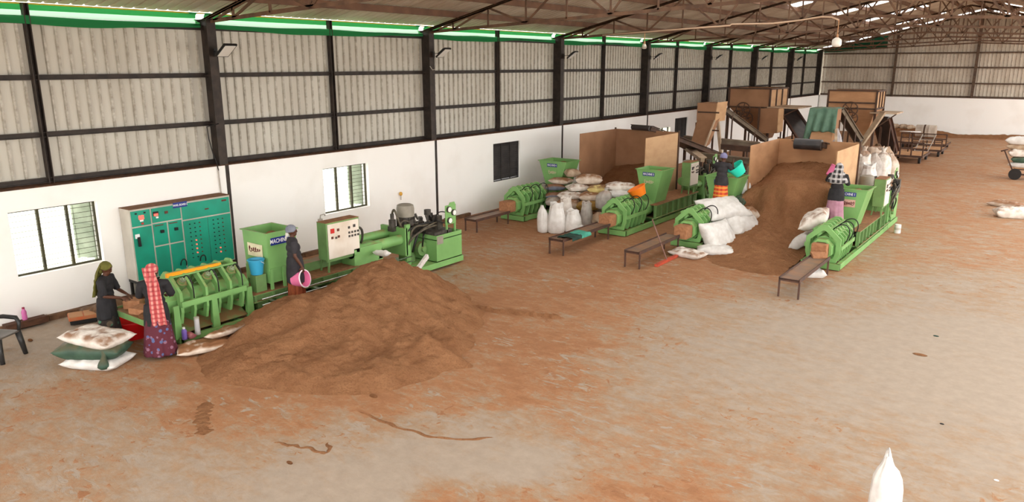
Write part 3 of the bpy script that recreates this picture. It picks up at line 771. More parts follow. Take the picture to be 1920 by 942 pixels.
    rim = [(-w0 - .035, h0 - .035), (w0 + .035, h0 - .035), (w0 + .035, h0 + hopd + .035), (-w0 - .035, h0 + hopd + .035)]
    rin = [(-w0 + .01, h0 + .01), (w0 - .01, h0 + .01), (w0 - .01, h0 + hopd - .01), (-w0 + .01, h0 + hopd - .01)]
    m.ring(rim, rin, 'z', zt - .012, zt + .006)
    if legs:
        for s in (-1, 1):
            for yy in (h0 + .05, h0 + hopd * .5): m.bb(s * .37, s * .41, yy - .03, yy + .03, .45, .95)
        m.bb(.36, .385, h0, h0 + hopd, .92, .95)
    hop = m.build('hopper', M_g, root)
    wf = lambda z: w1 + (w0 - w1) * (z - zb) / (zt - zb)
    # coir inside
    mm = MB(); mm.grid(9, 9, lambda u, v: ((u - .5) * 2 * (wf(1.42) - .03), h0 + .03 + v * (hopd - .06), 1.42 + .24 * math.exp(-((u - .7) ** 2 + (v - .45) ** 2) * 7)))
    mm.build('coir_fill', M_bedtop, root, smooth=True)
    fy_ = h0 - .012
    if legs:
        # sign and sticker hang on the broad side that faces into the hall / the face towards the operators
        sg = MB().bb(.0, .012, -.22, .22, -.075, .075).build('sign_plate', M_blue, hop)
        sg.location = (w0 + .002, h0 + .30, 1.50); sg.rotation_euler = (0, math.radians(4.5), 0)
        text('MACHINE 5', .12, M_wh, sg, (.013, 0, 0), (PI / 2, 0, PI / 2), sx=.78)
        st_ = MB().bb(-.24, .24, 0, .01, -.13, .13).build('sticker', M_sticker, hop); st_.location = (.0, fy_ - .004, 1.30)
        squiggle(st_, (0, -.004, .01), .36, .15, M_ink, 3)
    else:
        sg = MB().bb(-.20, .20, 0, .012, -.055, .055).build('sign_plate', M_blue, hop); sg.location = (-.02, fy_ - .004, 1.54)
        text('MACHINE ' + num, .092, M_wh, sg, (0, -.001, 0), (PI / 2, 0, 0), sx=.76)
        if sticker:
            st_ = MB().bb(-.18, .18, 0, .008, -.10, .10).build('sticker', M_stickr if sticker == 'pink' else M_g, hop); st_.location = (0.0, fy_ - .002, 1.30)
            squiggle(st_, (0, -.004, 0), .30, .16, M_ink if sticker == 'pink' else mat('sticker_glue', (206, 190, 160), .6), 5 + int(num))
    # bed
    bz0, bz1 = (.20, .62) if not legs else (.36, .52)
    m = MB(); bl = boxy + .8; bs0 = 1.45 if legs else 1.9
    m.bb(-.36, .36, bs0, bl, bz0, bz0 + .03)
    for s in (-1, 1): m.bb(s * .36 - .012, s * .36 + .012, bs0, bl, bz0, bz1)
    for yy in np.arange(bs0 + .05, bl + .01, .42):
        for s in (-1, 1): m.bb(s * .36, s * .43, yy - .02, yy + .02, bz0, bz1)
    for s in (-1, 1): m.bb(s * .36, s * .44, bs0, bl, bz1 - .02, bz1); m.bb(s * .36, s * .44, bs0, bl, bz0, bz0 + .02)
    m.build('bed', M_gd, root)
    MB().bb(-.36, .43, bs0, bl, bz1, bz1 + .012).build('bed_dust', M_bedtop, root)
    for yy in (2.2, 3.6, 5.0):
        MB().prism([(yy - .12, 0.05), (yy + .12, .05), (yy + .09, bz0 + .02), (yy - .09, bz0 + .02)], 'x', .2, .42).build('support', M_g, root)
    # operating box on its stand
    y0, y1 = boxy, boxy + (.93 if legs else .70); dx = .30; x1 = boxx; zz0, zz1 = .80, 1.62
    if not legs: zz0, zz1 = .90, 1.70
    cb = MB().bb(x1 - dx, x1, y0, y1, zz0, zz1).build('control_box', M_gd, root, bevel=.01)
    MB().bb(x1 - dx, x1, y0, y1, zz1, zz1 + .01).build('box_top_dust', M_bedtop, cb)
    MB().bb(x1, x1 + .02, y0 + .03, y1 - .03, zz0 + .03, zz1 - .03).build('box_door', M_panelw, cb, bevel=.006)
    rnd = random.Random(int(num))
    def bt(u, v, s=.035, mm=M_black, nm='push_button'):
        MB().bb(x1 + .018, x1 + .034, y0 + u * (y1 - y0) - s / 2, y0 + u * (y1 - y0) + s / 2, zz1 - v * (zz1 - zz0) - s / 2, zz1 - v * (zz1 - zz0) + s / 2).build(nm, mm, cb)
    bt(.16, .22, .10, M_red, 'meter') if legs else bt(.2, .25, .10, M_black, 'meter')
    bt(.33, .22, .055, M_brown); bt(.15, .40, .05, M_brown); bt(.26, .42, .045, M_iron); bt(.34, .40, .05, M_brown)
    for u in (.66, .75, .84, .93):
        for v in (.36, .46): bt(u, v, .045, M_iron)
    bt(.66, .22, .05, M_iron); bt(.82, .20, .06, M_iron)
    sd = MB()
    for yy in (y0 + .06, y1 - .06):
        sd.beam((x1 - .04, yy, zz0), (x1 - .02, yy - .06, .17), .035, .035); sd.beam((x1 - dx + .04, yy, zz0), (x1 - dx - .02, yy, .5), .035, .035)
    sd.beam((x1 - .04, y0, zz0 - .02), (x1 - .04, y1, zz0 - .02), .04, .04)
    sd.build('box_stand', M_gd, root)
    MB().tube(bez((x1 - .1, y1, 1.35), (x1 - .1, y1 + .22, 1.4), (x1 - .1, y1 + .2, 1.1), (x1 - .25, y1 + .25, .95)), .028, 8).build('conduit', M_iron, root, smooth=True)
    # main cylinders, cross head, tie rods
    cyl0 = boxy + (.75 if legs else .8)
    ce = 5.72
    if legs:
        MB().bb(-.05, .38, 4.1, 4.95, .52, .92).build('trough', M_g, root)
        MB().bb(-.40, -.10, 2.4, 5.0, .52, .72).build('trough_side', M_gd, root)
    for (xx, zz, r) in ((.24, .83, .125), (-.22, .93, .11)):
        MB().cyl((xx, cyl0, zz), (xx, ce - .06, zz), r, n=20).cyl((xx, cyl0 - .02, zz), (xx, cyl0 + .05, zz), r + .03, n=20).build('main_cylinder', M_g, root, smooth=True, auto=True)
    MB().bb(-.40, .42, ce - .06, ce + .02, .45, 1.12).bb(.36, .42, ce - .02, ce + .12, .1, 1.2).build('end_plate', M_g, root)
    MB().prism([(ce - .9, .55), (ce - .75, .55), (ce - .78, .8)], 'x', .34, .38).build('gusset', M_g, root)
    for (xx, zz) in ((.47, .42), (.47, .30), (-.47, .42)) if legs else ((.46, .24),):
        MB().cyl((xx, 1.6, zz), (xx, ce + .1, zz), .016, n=8).build('tie_rod', M_chrome if legs else M_gd, root, smooth=True)
    # power pack
    ty0, ty1, tx0, tx1 = 6.34, 7.28, -.25, .80
    if not legs: ty0, ty1, tx0, tx1 = 6.1, 6.9, -.45, .45
    tz0, tz1 = .2, .86
    if not legs: tz1 = 1.05
    tk = MB()
    tk.ring([(tx0, ty0), (tx1, ty0), (tx1, ty1), (tx0, ty1)], [(tx0 + .02, ty0 + .02), (tx1 - .02, ty0 + .02), (tx1 - .02, ty1 - .02), (tx0 + .02, ty1 - .02)], 'z', tz0, tz1)
    tk.bb(tx0, tx1, ty0, ty1, tz0, tz0 + .02); tk.bb(tx0, tx1, ty0, ty1, tz1 - .12, tz1 - .10)
    tank = tk.build('oil_tank', M_g, root)
    tag(MB().bb(tx1, tx1 + .008, ty0 + .02, ty0 + .24, tz1 - .22, tz1 - .02).build('data_plate', M_motor, tank))
    MB().bb(tx0 - .1, tx1 + .02, 5.6, ty1 + .04, .06, .2).build('tank_base', M_g, root, bevel=.006)
    mx, my, mz = (.10, 6.02, 1.0) if legs else (-.34, 6.0, .95)
    mo = MB().cyl((mx, my, mz), (mx, my, mz + .34), .19, n=22)
    for k in range(16):
        a = 2 * PI * k / 16; mo.box((mx + .2 * math.cos(a), my + .2 * math.sin(a), mz + .17), (.05, .012, .32), rz=a)
    mo.box((mx + .2, my - .05, mz + .2), (.1, .14, .14)); mo.cyl((mx, my, mz - .12), (mx, my, mz), .14, n=18); mo.bb(mx - .2, mx + .2, my - .2, my + .2, mz - .16, mz - .12)
    mot = mo.build('motor', M_iron, root, smooth=True, auto=True)
    MB().lathe([(.215, mz + .33), (.215, mz + .52), (.20, mz + .60), (.15, mz + .625), (0, mz + .63)], (mx, my, 0), 24).build('fan_cover', M_motor, mot, smooth=True, auto=True)
    MB().bb(mx - .16, mx + .16, my - .12, my + .12, .2, mz - .15).build('pump_stand', M_gd, root)
    # valve stack and hoses
    vb = MB(); rnd = random.Random(11 + int(num)); vy = ty0 + .15
    for k in range(12):
        vb.box((tx0 + .15 + rnd.random() * .55, ty0 - .15 + rnd.random() * .75, tz1 + .05 + rnd.random() * .26), (.09 + rnd.random() * .12, .08 + rnd.random() * .12, .08 + rnd.random() * .14), rz=rnd.random())
    vb.box((.42, ty0 + .45, tz1 + .2), (.2, .16, .4))
    for k in range(7): q = (tx0 + .2 + rnd.random() * .5, ty0 - .1 + rnd.random() * .6, tz1 + .3); vb.cyl(q, (q[0] + rnd.uniform(-.05, .05), q[1] + rnd.uniform(-.06, .06), q[2] + .15), .028, n=8)
    vb.bb(tx0 + .05, tx1 - .1, ty0 + .05, ty1 - .25, tz1 - .1, tz1 + .06)
    vb.build('valve_block', M_iron, root)
    fl = (.25, ty0 + .30, tz1 + .42); MB().cyl((fl[0], fl[1], tz1), (fl[0], fl[1], fl[2]), .03, n=10).cyl((fl[0], fl[1], fl[2]), (fl[0], fl[1], fl[2] + .13), .085, n=16).build('breather', M_iron, root, smooth=True, auto=True)
    ac = (.05, 5.62, 1.15)
    MB().bb(-.03, .13, 5.54, 5.70, 1.02, 1.14).cyl((.05, 5.62, 1.14), (.05, 5.62, 1.30), .085, n=14).cyl((.05, 5.62, 1.3), (.05, 5.62, 1.44), .045, n=12).build('pilot_valve', M_iron, root, smooth=True, auto=True)
    ends = [((.35, 5.75, .95), (.45, ty0 + .4, tz1 + .2)), ((.40, 5.78, .70), (.45, ty0 + .42, tz1 + .15)), ((.3, 5.8, .6), (.5, ty0 + .35, tz1 + .25)), ((.42, 5.9, .5), (.3, ty0 + .1, tz1 + .2)), ((.2, 5.7, 1.1), (.2, ty0, tz1 + .25)), ((.05, 5.62, 1.42), (.2, 5.85, 1.1)), ((.45, 6.2, .55), (.35, ty0 + .1, tz1 + .05)), ((.40, 5.85, .85), (.4, ty0 + .2, tz1 + .3))]
    for k, (a, c) in enumerate(ends):
        a = Vector(a); c = Vector(c); d1 = Vector((.16, -.05, .25 + .04 * k)); d2 = Vector((.14, -.30, .16 - .05 * k))
        MB().tube(bez(a, a + d1, c + d2, c, 14), .026 if k % 2 else .02, 8).build('hose', M_hose if k % 3 else M_cblack, root, smooth=True)
    # pump wheel
    MB().cyl((.36, ty0 - .12, .52), (.46, ty0 - .12, .52), .17, n=20).cyl((.44, ty0 - .12, .52), (.52, ty0 - .12, .52), .07, n=14).build('pump_wheel', M_gd, root, smooth=True, auto=True)
    # gauges
    gx = tx1 - .12
    gp = MB()
    gp.bb(gx - .012, gx + .012, ty0 + .48, ty0 + .86, tz1 + .18, tz1 + .66)
    gp.prism([(ty0 + .62, tz1 + .66), (ty0 + .84, tz1 + .66), (ty0 + .82, tz1 + .72), (ty0 + .66, tz1 + .72)], 'x', gx - .012, gx + .012)
    gp.bb(gx - .02, gx + .02, ty0 + .50, ty0 + .54, tz1 - .1, tz1 + .2); gp.bb(gx - .02, gx + .02, ty0 + .80, ty0 + .84, tz1 - .1, tz1 + .2)
    gpo = gp.build('gauge_panel', M_g, root)
    for (yy, zz) in ((ty0 + .58, tz1 + .56), (ty0 + .76, tz1 + .46), (ty0 + .60, tz1 + .28)):
        g = MB().cyl((gx + .01, yy, zz), (gx + .06, yy, zz), .078, n=18).build('gauge', M_iron, gpo, smooth=True, auto=True)
        MB().cyl((gx + .058, yy, zz), (gx + .066, yy, zz), .062, n=18).beam((gx + .07, yy, zz), (gx + .07, yy + .03, zz + .03), .006, .004).build('dial', M_face, g)
    for (yy, zz) in ((ty0 + .5, tz1 + .5), (ty0 + .5, tz1 + .22)):
        MB().tube(bez((gx - .02, yy, zz), (gx - .1, yy - .3, zz + .1), (.5, ty0 + .35, tz1 + .35), (.45, ty0 + .3, tz1 + .25)), .013, 6).build('gauge_pipe', M_cblack, gpo, smooth=True)
    return root
P5 = press('large green coir press along the white wall beside the teal cabinet', 2.95, 6.73, '5', L=7.3, boxy=3.37, legs=True, hopw=.40, hopd=.70, boxx=.36)
P4 = press('green coir press with MACHINE 4 hopper close to the white wall', 1.64, 19.15, '4', hopw=.56, sticker='glue')
P3 = press('green coir press with MACHINE 3 hopper, right of the stacked sacks', 5.28, 19.15, '3', sticker='glue')
P2 = press('green coir press with white sacks lying over its clamps', 7.69, 19.0, '2', hopw=.5, sticker='pink')
P1 = press('green coir press with MACHINE 1 hopper, nearest the right side', 11.24, 18.9, '1', sticker='pink', boxx=.48)
# =================================================================== COIR
def coirmat(name, c1, c2, c3):
    m = mat(name, c1, 0.95, c2, 3.0, 8, 0.3, 0.7)
    nt = m.node_tree; N = nt.nodes; L = nt.links; b = N['Principled BSDF']; b.inputs['Specular IOR Level'].default_value = 0.1
    tc = N.new('ShaderNodeTexCoord')
    n = N.new('ShaderNodeTexNoise'); n.inputs['Scale'].default_value = 34; n.inputs['Detail'].default_value = 8; n.inputs['Roughness'].default_value = .75; L.new(tc.outputs['Object'], n.inputs['Vector'])
    n2 = N.new('ShaderNodeTexNoise'); n2.inputs['Scale'].default_value = 8; n2.inputs['Detail'].default_value = 6; L.new(tc.outputs['Object'], n2.inputs['Vector'])
    ad = N.new('ShaderNodeMath'); ad.operation = 'MULTIPLY_ADD'; ad.inputs[1].default_value = 2.2; L.new(n2.outputs[0], ad.inputs[0]); L.new(n.outputs[0], ad.inputs[2])
    bp = N.new('ShaderNodeBump'); bp.inputs['Strength'].default_value = 1.0; bp.inputs['Distance'].default_value = .08; L.new(ad.outputs[0], bp.inputs['Height']); L.new(bp.outputs[0], b.inputs['Normal'])
    mx = N.new('ShaderNodeMix'); mx.data_type = 'RGBA'; old = b.inputs['Base Color'].links[0].from_socket
    mr = N.new('ShaderNodeMapRange'); mr.inputs[1].default_value = .48; mr.inputs[2].default_value = .72; mr.inputs[4].default_value = .55; L.new(n.outputs[0], mr.inputs[0])
    L.new(old, mx.inputs[6]); mx.inputs[7].default_value = lin(c3); L.new(mr.outputs[0], mx.inputs[0]); L.new(mx.outputs[2], b.inputs['Base Color'])
    return m
M_coir = coirmat('coir_pith', (192, 140, 100), (172, 121, 84), (116, 77, 50))
M_coird = coirmat('coir_dark', (172, 122, 84), (150, 104, 70), (112, 74, 48))
M_block = mat('coir_block', (176, 126, 90), 0.95, (154, 106, 74), 16, 6, bump=.5, bscale=70)
def rbf(pts, reg=1e-3):
    P_ = np.array(pts, float); n = len(P_)
    d = np.hypot(P_[:, None, 0] - P_[None, :, 0], P_[:, None, 1] - P_[None, :, 1])
    A = np.zeros((n + 3, n + 3)); A[:n, :n] = d + reg * np.eye(n) * 0
    A[:n, n] = 1; A[:n, n + 1] = P_[:, 0]; A[:n, n + 2] = P_[:, 1]; A[n:, :n] = A[:n, n:].T
    wv = np.linalg.solve(A, np.concatenate([P_[:, 2], np.zeros(3)]))
    def f(X, Y):
        r = np.zeros_like(X)
        for i in range(n): r += wv[i] * np.hypot(X - P_[i, 0], Y - P_[i, 1])
        return r + wv[n] + wv[n + 1] * X + wv[n + 2] * Y
    return f
def heap(name, label, f, x0, x1, y0, y1, step, m, rough=.035, extra=None):
    xs = np.arange(x0, x1 + 1e-6, step); ys = np.arange(y0, y1 + 1e-6, step)
    XX, YY = np.meshgrid(xs, ys, indexing='ij'); Z = f(XX, YY)
    if extra is not None: Z = Z + extra(XX, YY)
    mb = MB(); idx = -np.ones(Z.shape, int)
    for i in range(len(xs)):
        for j in range(len(ys)):
            z = Z[i, j]; p = Vector((xs[i], ys[j], 0))
            k = mnoise.fractal(p * 1.7, 1.0, 2.0, 5) * .6 + mnoise.noise(p * 6.0) * .5 + mnoise.noise(p * 13) * .5
            z = z + rough * k * min(1, max(0, z * 4 + .25))
            mb.v.append((xs[i], ys[j], max(z, -.03)))
    ny = len(ys)
    for i in range(len(xs) - 1):
        for j in range(ny - 1):
            q = (i * ny + j, (i + 1) * ny + j, (i + 1) * ny + j + 1, i * ny + j + 1)
            if max(mb.v[a][2] for a in q) > -.02: mb.f.append(q)
    o = mb.build(name, m, smooth=True)
    return tag(o, label, 'pile', kind='stuff')
zero = [G(a, b) for a, b in ((372, 690), (400, 716), (470, 728), (560, 738), (640, 742), (705, 738), (770, 722), (830, 700), (868, 664), (888, 625), (905, 596), (885, 568), (862, 545), (836, 528), (806, 512), (370, 660), (405, 650))]
pp = [(p.x, p.y, -.01) for p in zero]
pp += [(3.42, 12.6, .0), (3.42, 11.8, .2), (3.40, 11.0, .38), (3.42, 10.2, .28), (3.4, 9.5, .22), (3.4, 8.9, .2), (3.42, 8.2, .16), (3.45, 7.6, .06), (3.9, 6.9, .0)]
pp += [(5.05, 10.02, 1.14), (4.8, 10.5, 1.0), (4.6, 11.1, .74), (4.7, 9.6, .90), (4.4, 8.95, .55), (4.25, 8.3, .60), (4.1, 7.75, .44), (4.9, 8.2, .78), (5.5, 8.9, .84), (5.6, 9.7, .98), (5.6, 8.0, .62), (6.3, 8.6, .52), (6.2, 9.5, .66), (4.6, 7.3, .48), (5.3, 7.3, .40), (6.2, 7.7, .32), (6.9, 8.2, .24), (6.2, 10.3, .42), (5.4, 10.9, .62), (4.9, 11.7, .42), (4.2, 12.1, .24), (4.0, 10.2, .62), (3.8, 9.2, .30)]
for p_ in zero[1:12]:
    q_ = p_.lerp(Vector((5.0, 9.6, 0)), .09); pp.append((q_.x, q_.y, .17))
pp += [(9, 6, -.3), (9, 10, -.3), (8, 12.5, -.3), (5.5, 13.6, -.3), (3.0, 14.2, -.25), (3.6, 5.2, -.3), (6, 5.6, -.3), (7.7, 6.2, -.3)]
fpile = rbf(pp)
sp0, sp1 = G(800, 672), G(893, 690)
s20, s21 = G(880, 574), G(1040, 596)
def bumps(X, Y):
    def seg(a, b, h, wd):
        dx, dy = b.x - a.x, b.y - a.y; l2 = dx * dx + dy * dy
        t = np.clip(((X - a.x) * dx + (Y - a.y) * dy) / l2, 0, 1)
        d = np.hypot(X - a.x - t * dx, Y - a.y - t * dy)
        return (h * (1 - .55 * t)) * np.exp(-(d / wd) ** 2)
    return seg(sp0, sp1, .20, .15)
def fclip(X, Y):
    z = fpile(X, Y); gul = 0.0
    ang = np.arctan2(Y - 9.9, X - 5.0); rad = np.hypot(X - 5.0, Y - 9.9)
    gul = .035 * np.sin(ang * 17 + 2.0 * np.sin(rad * 2.2)) * np.clip(rad - .3, 0, 1.2) * np.clip(z * 3, 0, 1)
    return z + gul
PILE = heap('coir_heap', 'large brown heap of loose coir beside the big green press', lambda X, Y: np.where(X > 3.33, fclip(X, Y), -.1), 3.33, 9.2, 5.4, 13.6, .04, M_coir, .07, bumps)
# low trails of swept coir on the floor
def trail(pts, h, wd, label, m=None):
    pts = [G(a, b) for a, b in pts]; mb = MB(); n = 60; rows = 9
    cum = [0]
    for i in range(1, len(pts)): cum.append(cum[-1] + (pts[i] - pts[i - 1]).length)
    def pos(t):
        s = t * cum[-1]
        for i in range(1, len(pts)):
            if s <= cum[i] + 1e-9:
                f = (s - cum[i - 1]) / (cum[i] - cum[i - 1]); return pts[i - 1].lerp(pts[i], f), (pts[i] - pts[i - 1]).normalized()
        return pts[-1], (pts[-1] - pts[-2]).normalized()
    def fn(u, v):
        p, d = pos(u); nrm = Vector((-d.y, d.x, 0)); k = v * 2 - 1; p = p + nrm * ((wd if wd < .1 else 0) * .9 * mnoise.noise(Vector((u * 9, 7.7, wd))))
        ww = wd * (.6 + .6 * mnoise.noise(Vector((u * 14, 3.1, wd)))) * min(1, u * 8, (1 - u) * 8 + .1)
        q = p + nrm * k * ww
        hh = h * max(0, 1 - k * k) * (.7 + .6 * mnoise.noise(q * 9)) * min(1, u * 10, (1 - u) * 10)
        return (q.x, q.y, -.004 + hh)
    return tag(mb.grid(n, rows, fn).build('coir_trail', m or M_coir, smooth=True), label, 'coir', kind='stuff')
trail([(880, 574), (930, 584), (985, 590), (1060, 597)], .09, .16, 'rough trail of coir running right from the foot of the big heap')
trail([(665, 770), (740, 800), (800, 818), (860, 824), (935, 822)], .025, .05, 'thin curved line of swept coir in front of the heap')
trail([(508, 830), (560, 838), (612, 850), (618, 828)], .02, .06, 'small hooked streak of coir on the near floor')
trail([(388, 752), (378, 790), (384, 818)], .02, .20, 'short dark streak of coir left of the heap front')

# =================================================================== SACKS
def sackmat(name, c, c2, dust=0.0, dlo=.35, dhi=.5, dcol=(140, 98, 66), dscale=4.5):
    return mat(name, c, .55, c2, 6, 5, bump=.35, bscale=16, dust=dust, dlo=dlo, dhi=dhi, dcol=dcol, dscale=dscale)
S_w = sackmat('sack_white', (224, 222, 218), (206, 202, 196))
S_wd = sackmat('sack_white_dusty', (232, 226, 218), (206, 196, 184), .9, .44, .6)
S_br = sackmat('sack_browned', (222, 210, 196), (190, 170, 150), 1.0, .30, .44)
S_gr = sackmat('sack_green', (66, 92, 74), (52, 76, 62), .3)
S_ye = sackmat('sack_yellow', (222, 206, 140), (196, 176, 110), .95, .36, .5)
S_yd = sackmat('sack_mustard', (176, 140, 50), (120, 88, 34), .4)
S_bl = sackmat('sack_bluegrey', (110, 118, 132), (90, 94, 104), 1.0, .3, .42)
S_gy = sackmat('sack_grey', (186, 180, 172), (160, 152, 144), .5)
S_jute = sackmat('sack_jute', (112, 84, 56), (84, 60, 40), .4, dcol=(96, 66, 42))
S_dg = sackmat('sack_darkgrey', (96, 96, 100), (80, 80, 84))
S_tan = sackmat('sack_tan', (196, 176, 152), (166, 142, 116), .7)
def sack_mesh(L=.8, W=.5, H=.22, seed=0, pinch=.10, lump=.03, flat=.5, n=34, m_=22, tieend=0, waist=0.0):
    mb = MB(); sd = Vector((seed * 3.7, seed * 1.9, seed * .7))
    def pt(a, b, top):
        ea = 1 - abs(a) ** 3.2; eb = 1 - abs(b) ** 2.6
        h = (max(0, ea) ** .55) * (max(0, eb) ** .55)
        x = L / 2 * a * (1 - pinch * (1 - b * b) * abs(a)); y = W / 2 * b * (1 - pinch * (1 - a * a) * abs(b) * .8 - waist * (1 - a * a))
        if tieend and a * tieend > .72:
            k = (a * tieend - .72) / .28; y *= 1 - .62 * math.sin(k * PI * .8); 
            h = h * (1 - k) + .22 * k * (1 - abs(b))
        p = Vector((x, y, 0)) * 5.5 + sd
        k = mnoise.noise(p) + .6 * mnoise.noise(p * 2.1)
        k2 = mnoise.noise(Vector((x * 3 + seed, y * 16, seed))) * .35 + mnoise.noise(Vector((x * 14 + seed, y * 4, seed))) * .25
        if top: z = H * flat + H * (1 - flat) * h + lump * (k + k2) * min(1, h * 1.6)
        else: z = H * flat * (1 - min(1, h * 1.5))
        s = 1 + .03 * mnoise.noise(Vector((a * 2.5, b * 2.5, seed)))
        return (x * s, y * s, z)
    mb.grid(n, m_, lambda u, v: pt(u * 2 - 1, v * 2 - 1, True)); mb.grid(n, m_, lambda u, v: pt(u * 2 - 1, v * 2 - 1, False), True)
    return mb
def sack(label, loc, rz, m, L=.8, W=.5, H=.22, seed=0, rx=0.0, ry=0.0, group=None, name='sack', **kw):
    o = sack_mesh(L, W, H, seed, **kw).build(name, m, smooth=True)
    o.location = loc; o.rotation_euler = (Matrix.Rotation(rz, 3, 'Z') @ Matrix.Rotation(ry, 3, 'Y') @ Matrix.Rotation(rx, 3, 'X')).to_euler()
    return tag(o, label, 'sack', group)
def upsack(label, loc, m, R=.24, H=.7, seed=0, rz=0.0, ell=.78, top='open', lean=(0, 0), group=None, fill=None, ear=0.0):
    mb = MB(); n = 40
    if top == 'open': prof = [(0, 0), (.7, .0), (.93, .03), (1.02, .12), (1.08, .32), (1.04, .52), (.93, .68), (.80, .80), (.74, .90), (.80, .97), (.76, 1.0), (.66, .97), (.60, .88), (.62, .78)]
    elif top == 'tied': prof = [(0, 0), (.7, 0), (.93, .03), (1.0, .12), (1.03, .35), (.98, .58), (.78, .74), (.42, .84), (.2, .88), (.26, .93), (.36, 1.0), (.2, 1.0), (0.02, .95)]
    else: prof = [(0, 0), (.7, 0), (.93, .03), (1.0, .12), (1.03, .35), (1.0, .58), (.88, .72), (.66, .83), (.42, .90), (.30, .96), (.26, 1.0), (.02, 1.0)]
    vs = []; fs = []
    for i, (r, z) in enumerate(prof):
        for k in range(n):
            t = 2 * PI * k / n; c, s = math.cos(t), math.sin(t)
            q = Vector((c * 1.3, s * 1.3, z * 1.6 + seed * 2.3))
            wr = 1 + .12 * mnoise.noise(q) + .07 * mnoise.noise(q * 2.6) + .03 * mnoise.noise(q * 6) + (.05 * math.sin(t * 9 + seed) * z if z > .5 else 0)
            rr = R * r * wr; zz = z * H
            if z > .85: zz += (.08 * mnoise.noise(Vector((c * 1.6, s * 1.6, seed))) + .03 * math.sin(2 * t + seed)) * H * (1.0 if top == 'open' else .3) + ear * H * max(0, math.cos(t - 1.2)) ** 3
            x, y = rr * c, rr * s * ell
            vs.append((x + lean[0] * z * z, y + lean[1] * z * z, zz))
    for i in range(len(prof) - 1):
        for k in range(n): fs.append((i * n + k, i * n + (k + 1) % n, (i + 1) * n + (k + 1) % n, (i + 1) * n + k))
    mb.add(vs, fs)
    o = mb.build('sack', m, smooth=True); o.location = loc; o.rotation_euler = (0, 0, rz)
    if top == 'open':
        MB().grid(8, 8, lambda u, v: (R * .8 * (u * 2 - 1) * math.sqrt(1 - (v * 2 - 1) ** 2 / 2) + lean[0] * .8, R * ell * .8 * (v * 2 - 1) * math.sqrt(1 - (u * 2 - 1) ** 2 / 2) + lean[1] * .8, H * .86)).build('filling', fill or M_block, o, smooth=True)
    return tag(o, label, 'sack', group)

# three sacks stacked near the left edge
c0 = G(186, 684)
sack('flat white sack at the bottom of the three sack stack beside the black chair', c0, math.radians(28), S_w, 1.0, .66, .20, 1, pinch=.06)
o = sack('dark green sack with a knotted end in the middle of the three sack stack', c0 + Vector((-.05, -.04, .165)), math.radians(35), S_gr, 1.12, .56, .28, 2, pinch=.03)
km = MB(); km.tube(bez((.30, -.18, .14), (.36, -.30, .12), (.34, -.34, .0), (.36, -.36, -.10), 8), [.10, .07, .045, .04, .05, .07, .085, .09, .04], 12)
km.build('knotted_end', S_gr, o, smooth=True)
sack('white sack dusted with brown coir on top of the three sack stack', c0 + Vector((-.03, 0.04, .385)), math.radians(20), S_wd, 1.0, .68, .22, 3, ry=math.radians(4), pinch=.05)
# two dusty sacks lying at the foot of the heap
sack('dusty white sack on the floor at the left foot of the coir heap', G(384, 655, .05), math.radians(62), S_br, .92, .52, .15, 4, pinch=.05, ry=math.radians(-3))
sack('torn white sack lying up the side of the coir heap, below the clamps', G(431, 626, .20), math.radians(112), S_br, .92, .40, .14, 5, rx=math.radians(-16), ry=math.radians(8), pinch=.05)
# sack stack between presses 4 and 3
ST = [ # px,py,Y,mat,L,W,H,rz,rx,label
 (1039, 384, 20.2, S_gy, .60, .5, .24, .1, 'grey sack at the left end of the bottom row of the stacked sacks'),
 (1066, 391, 20.1, S_br, .85, .5, .30, -.15, 'fat white sack with a brown top in the bottom row of the stacked sacks'),
 (1102, 393, 20.1, S_yd, .75, .5, .26, .1, 'mustard sack in the bottom row of the stacked sacks'),
 (1040, 372, 20.5, S_bl, .66, .5, .20, .2, 'blue grey sack above the grey one at the left of the stack'),
 (1070, 372, 20.4, S_wd, .80, .5, .22, -.2, 'white and brown sack in the second row of the stacked sacks'),
 (1107, 375, 20.4, S_br, .78, .5, .24, .1, 'brown topped sack above the mustard one in the stack'),
 (1162, 369, 20.6, S_w, .92, .5, .20, .15, 'white sack beside the orange basket, lower of two'),
 (1041, 356, 20.8, S_bl, .70, .5, .20, .2, 'dark dusty sack at the upper left of the stacked sacks'),
 (1083, 357, 20.7, S_wd, .72, .5, .22, .5, 'crumpled white sack in the middle of the third row of the stack'),
 (1123, 361, 20.7, S_ye, .72, .5, .24, -.1, 'pale yellow sack in the third row of the stacked sacks'),
 (1163, 355, 20.8, S_wd, .95, .5, .22, .1, 'white sack with brown dust beside the orange basket, upper of two'),
 (1052, 344, 21.0, S_br, .75, .5, .20, -.35, 'white sack with a brown top near the upper left of the stack'),
 (1104, 344, 21.0, S_br, .90, .55, .30, .1, 'big white sack with a brown top, topmost of the stacked sacks'),
 (1073, 331, 21.4, S_tan, .5, .45, .26, .4, 'small crumpled tan sack at the back of the stack under the hopper')]
for k, (a, b, Y, m, l, w2, h, rz, lb) in enumerate(ST):
    p = AY(a, b, Y); sack(lb, (p.x, p.y, max(p.z, .0)), rz + .45, m, l, w2, h, 10 + k, pinch=.05, lump=.02)
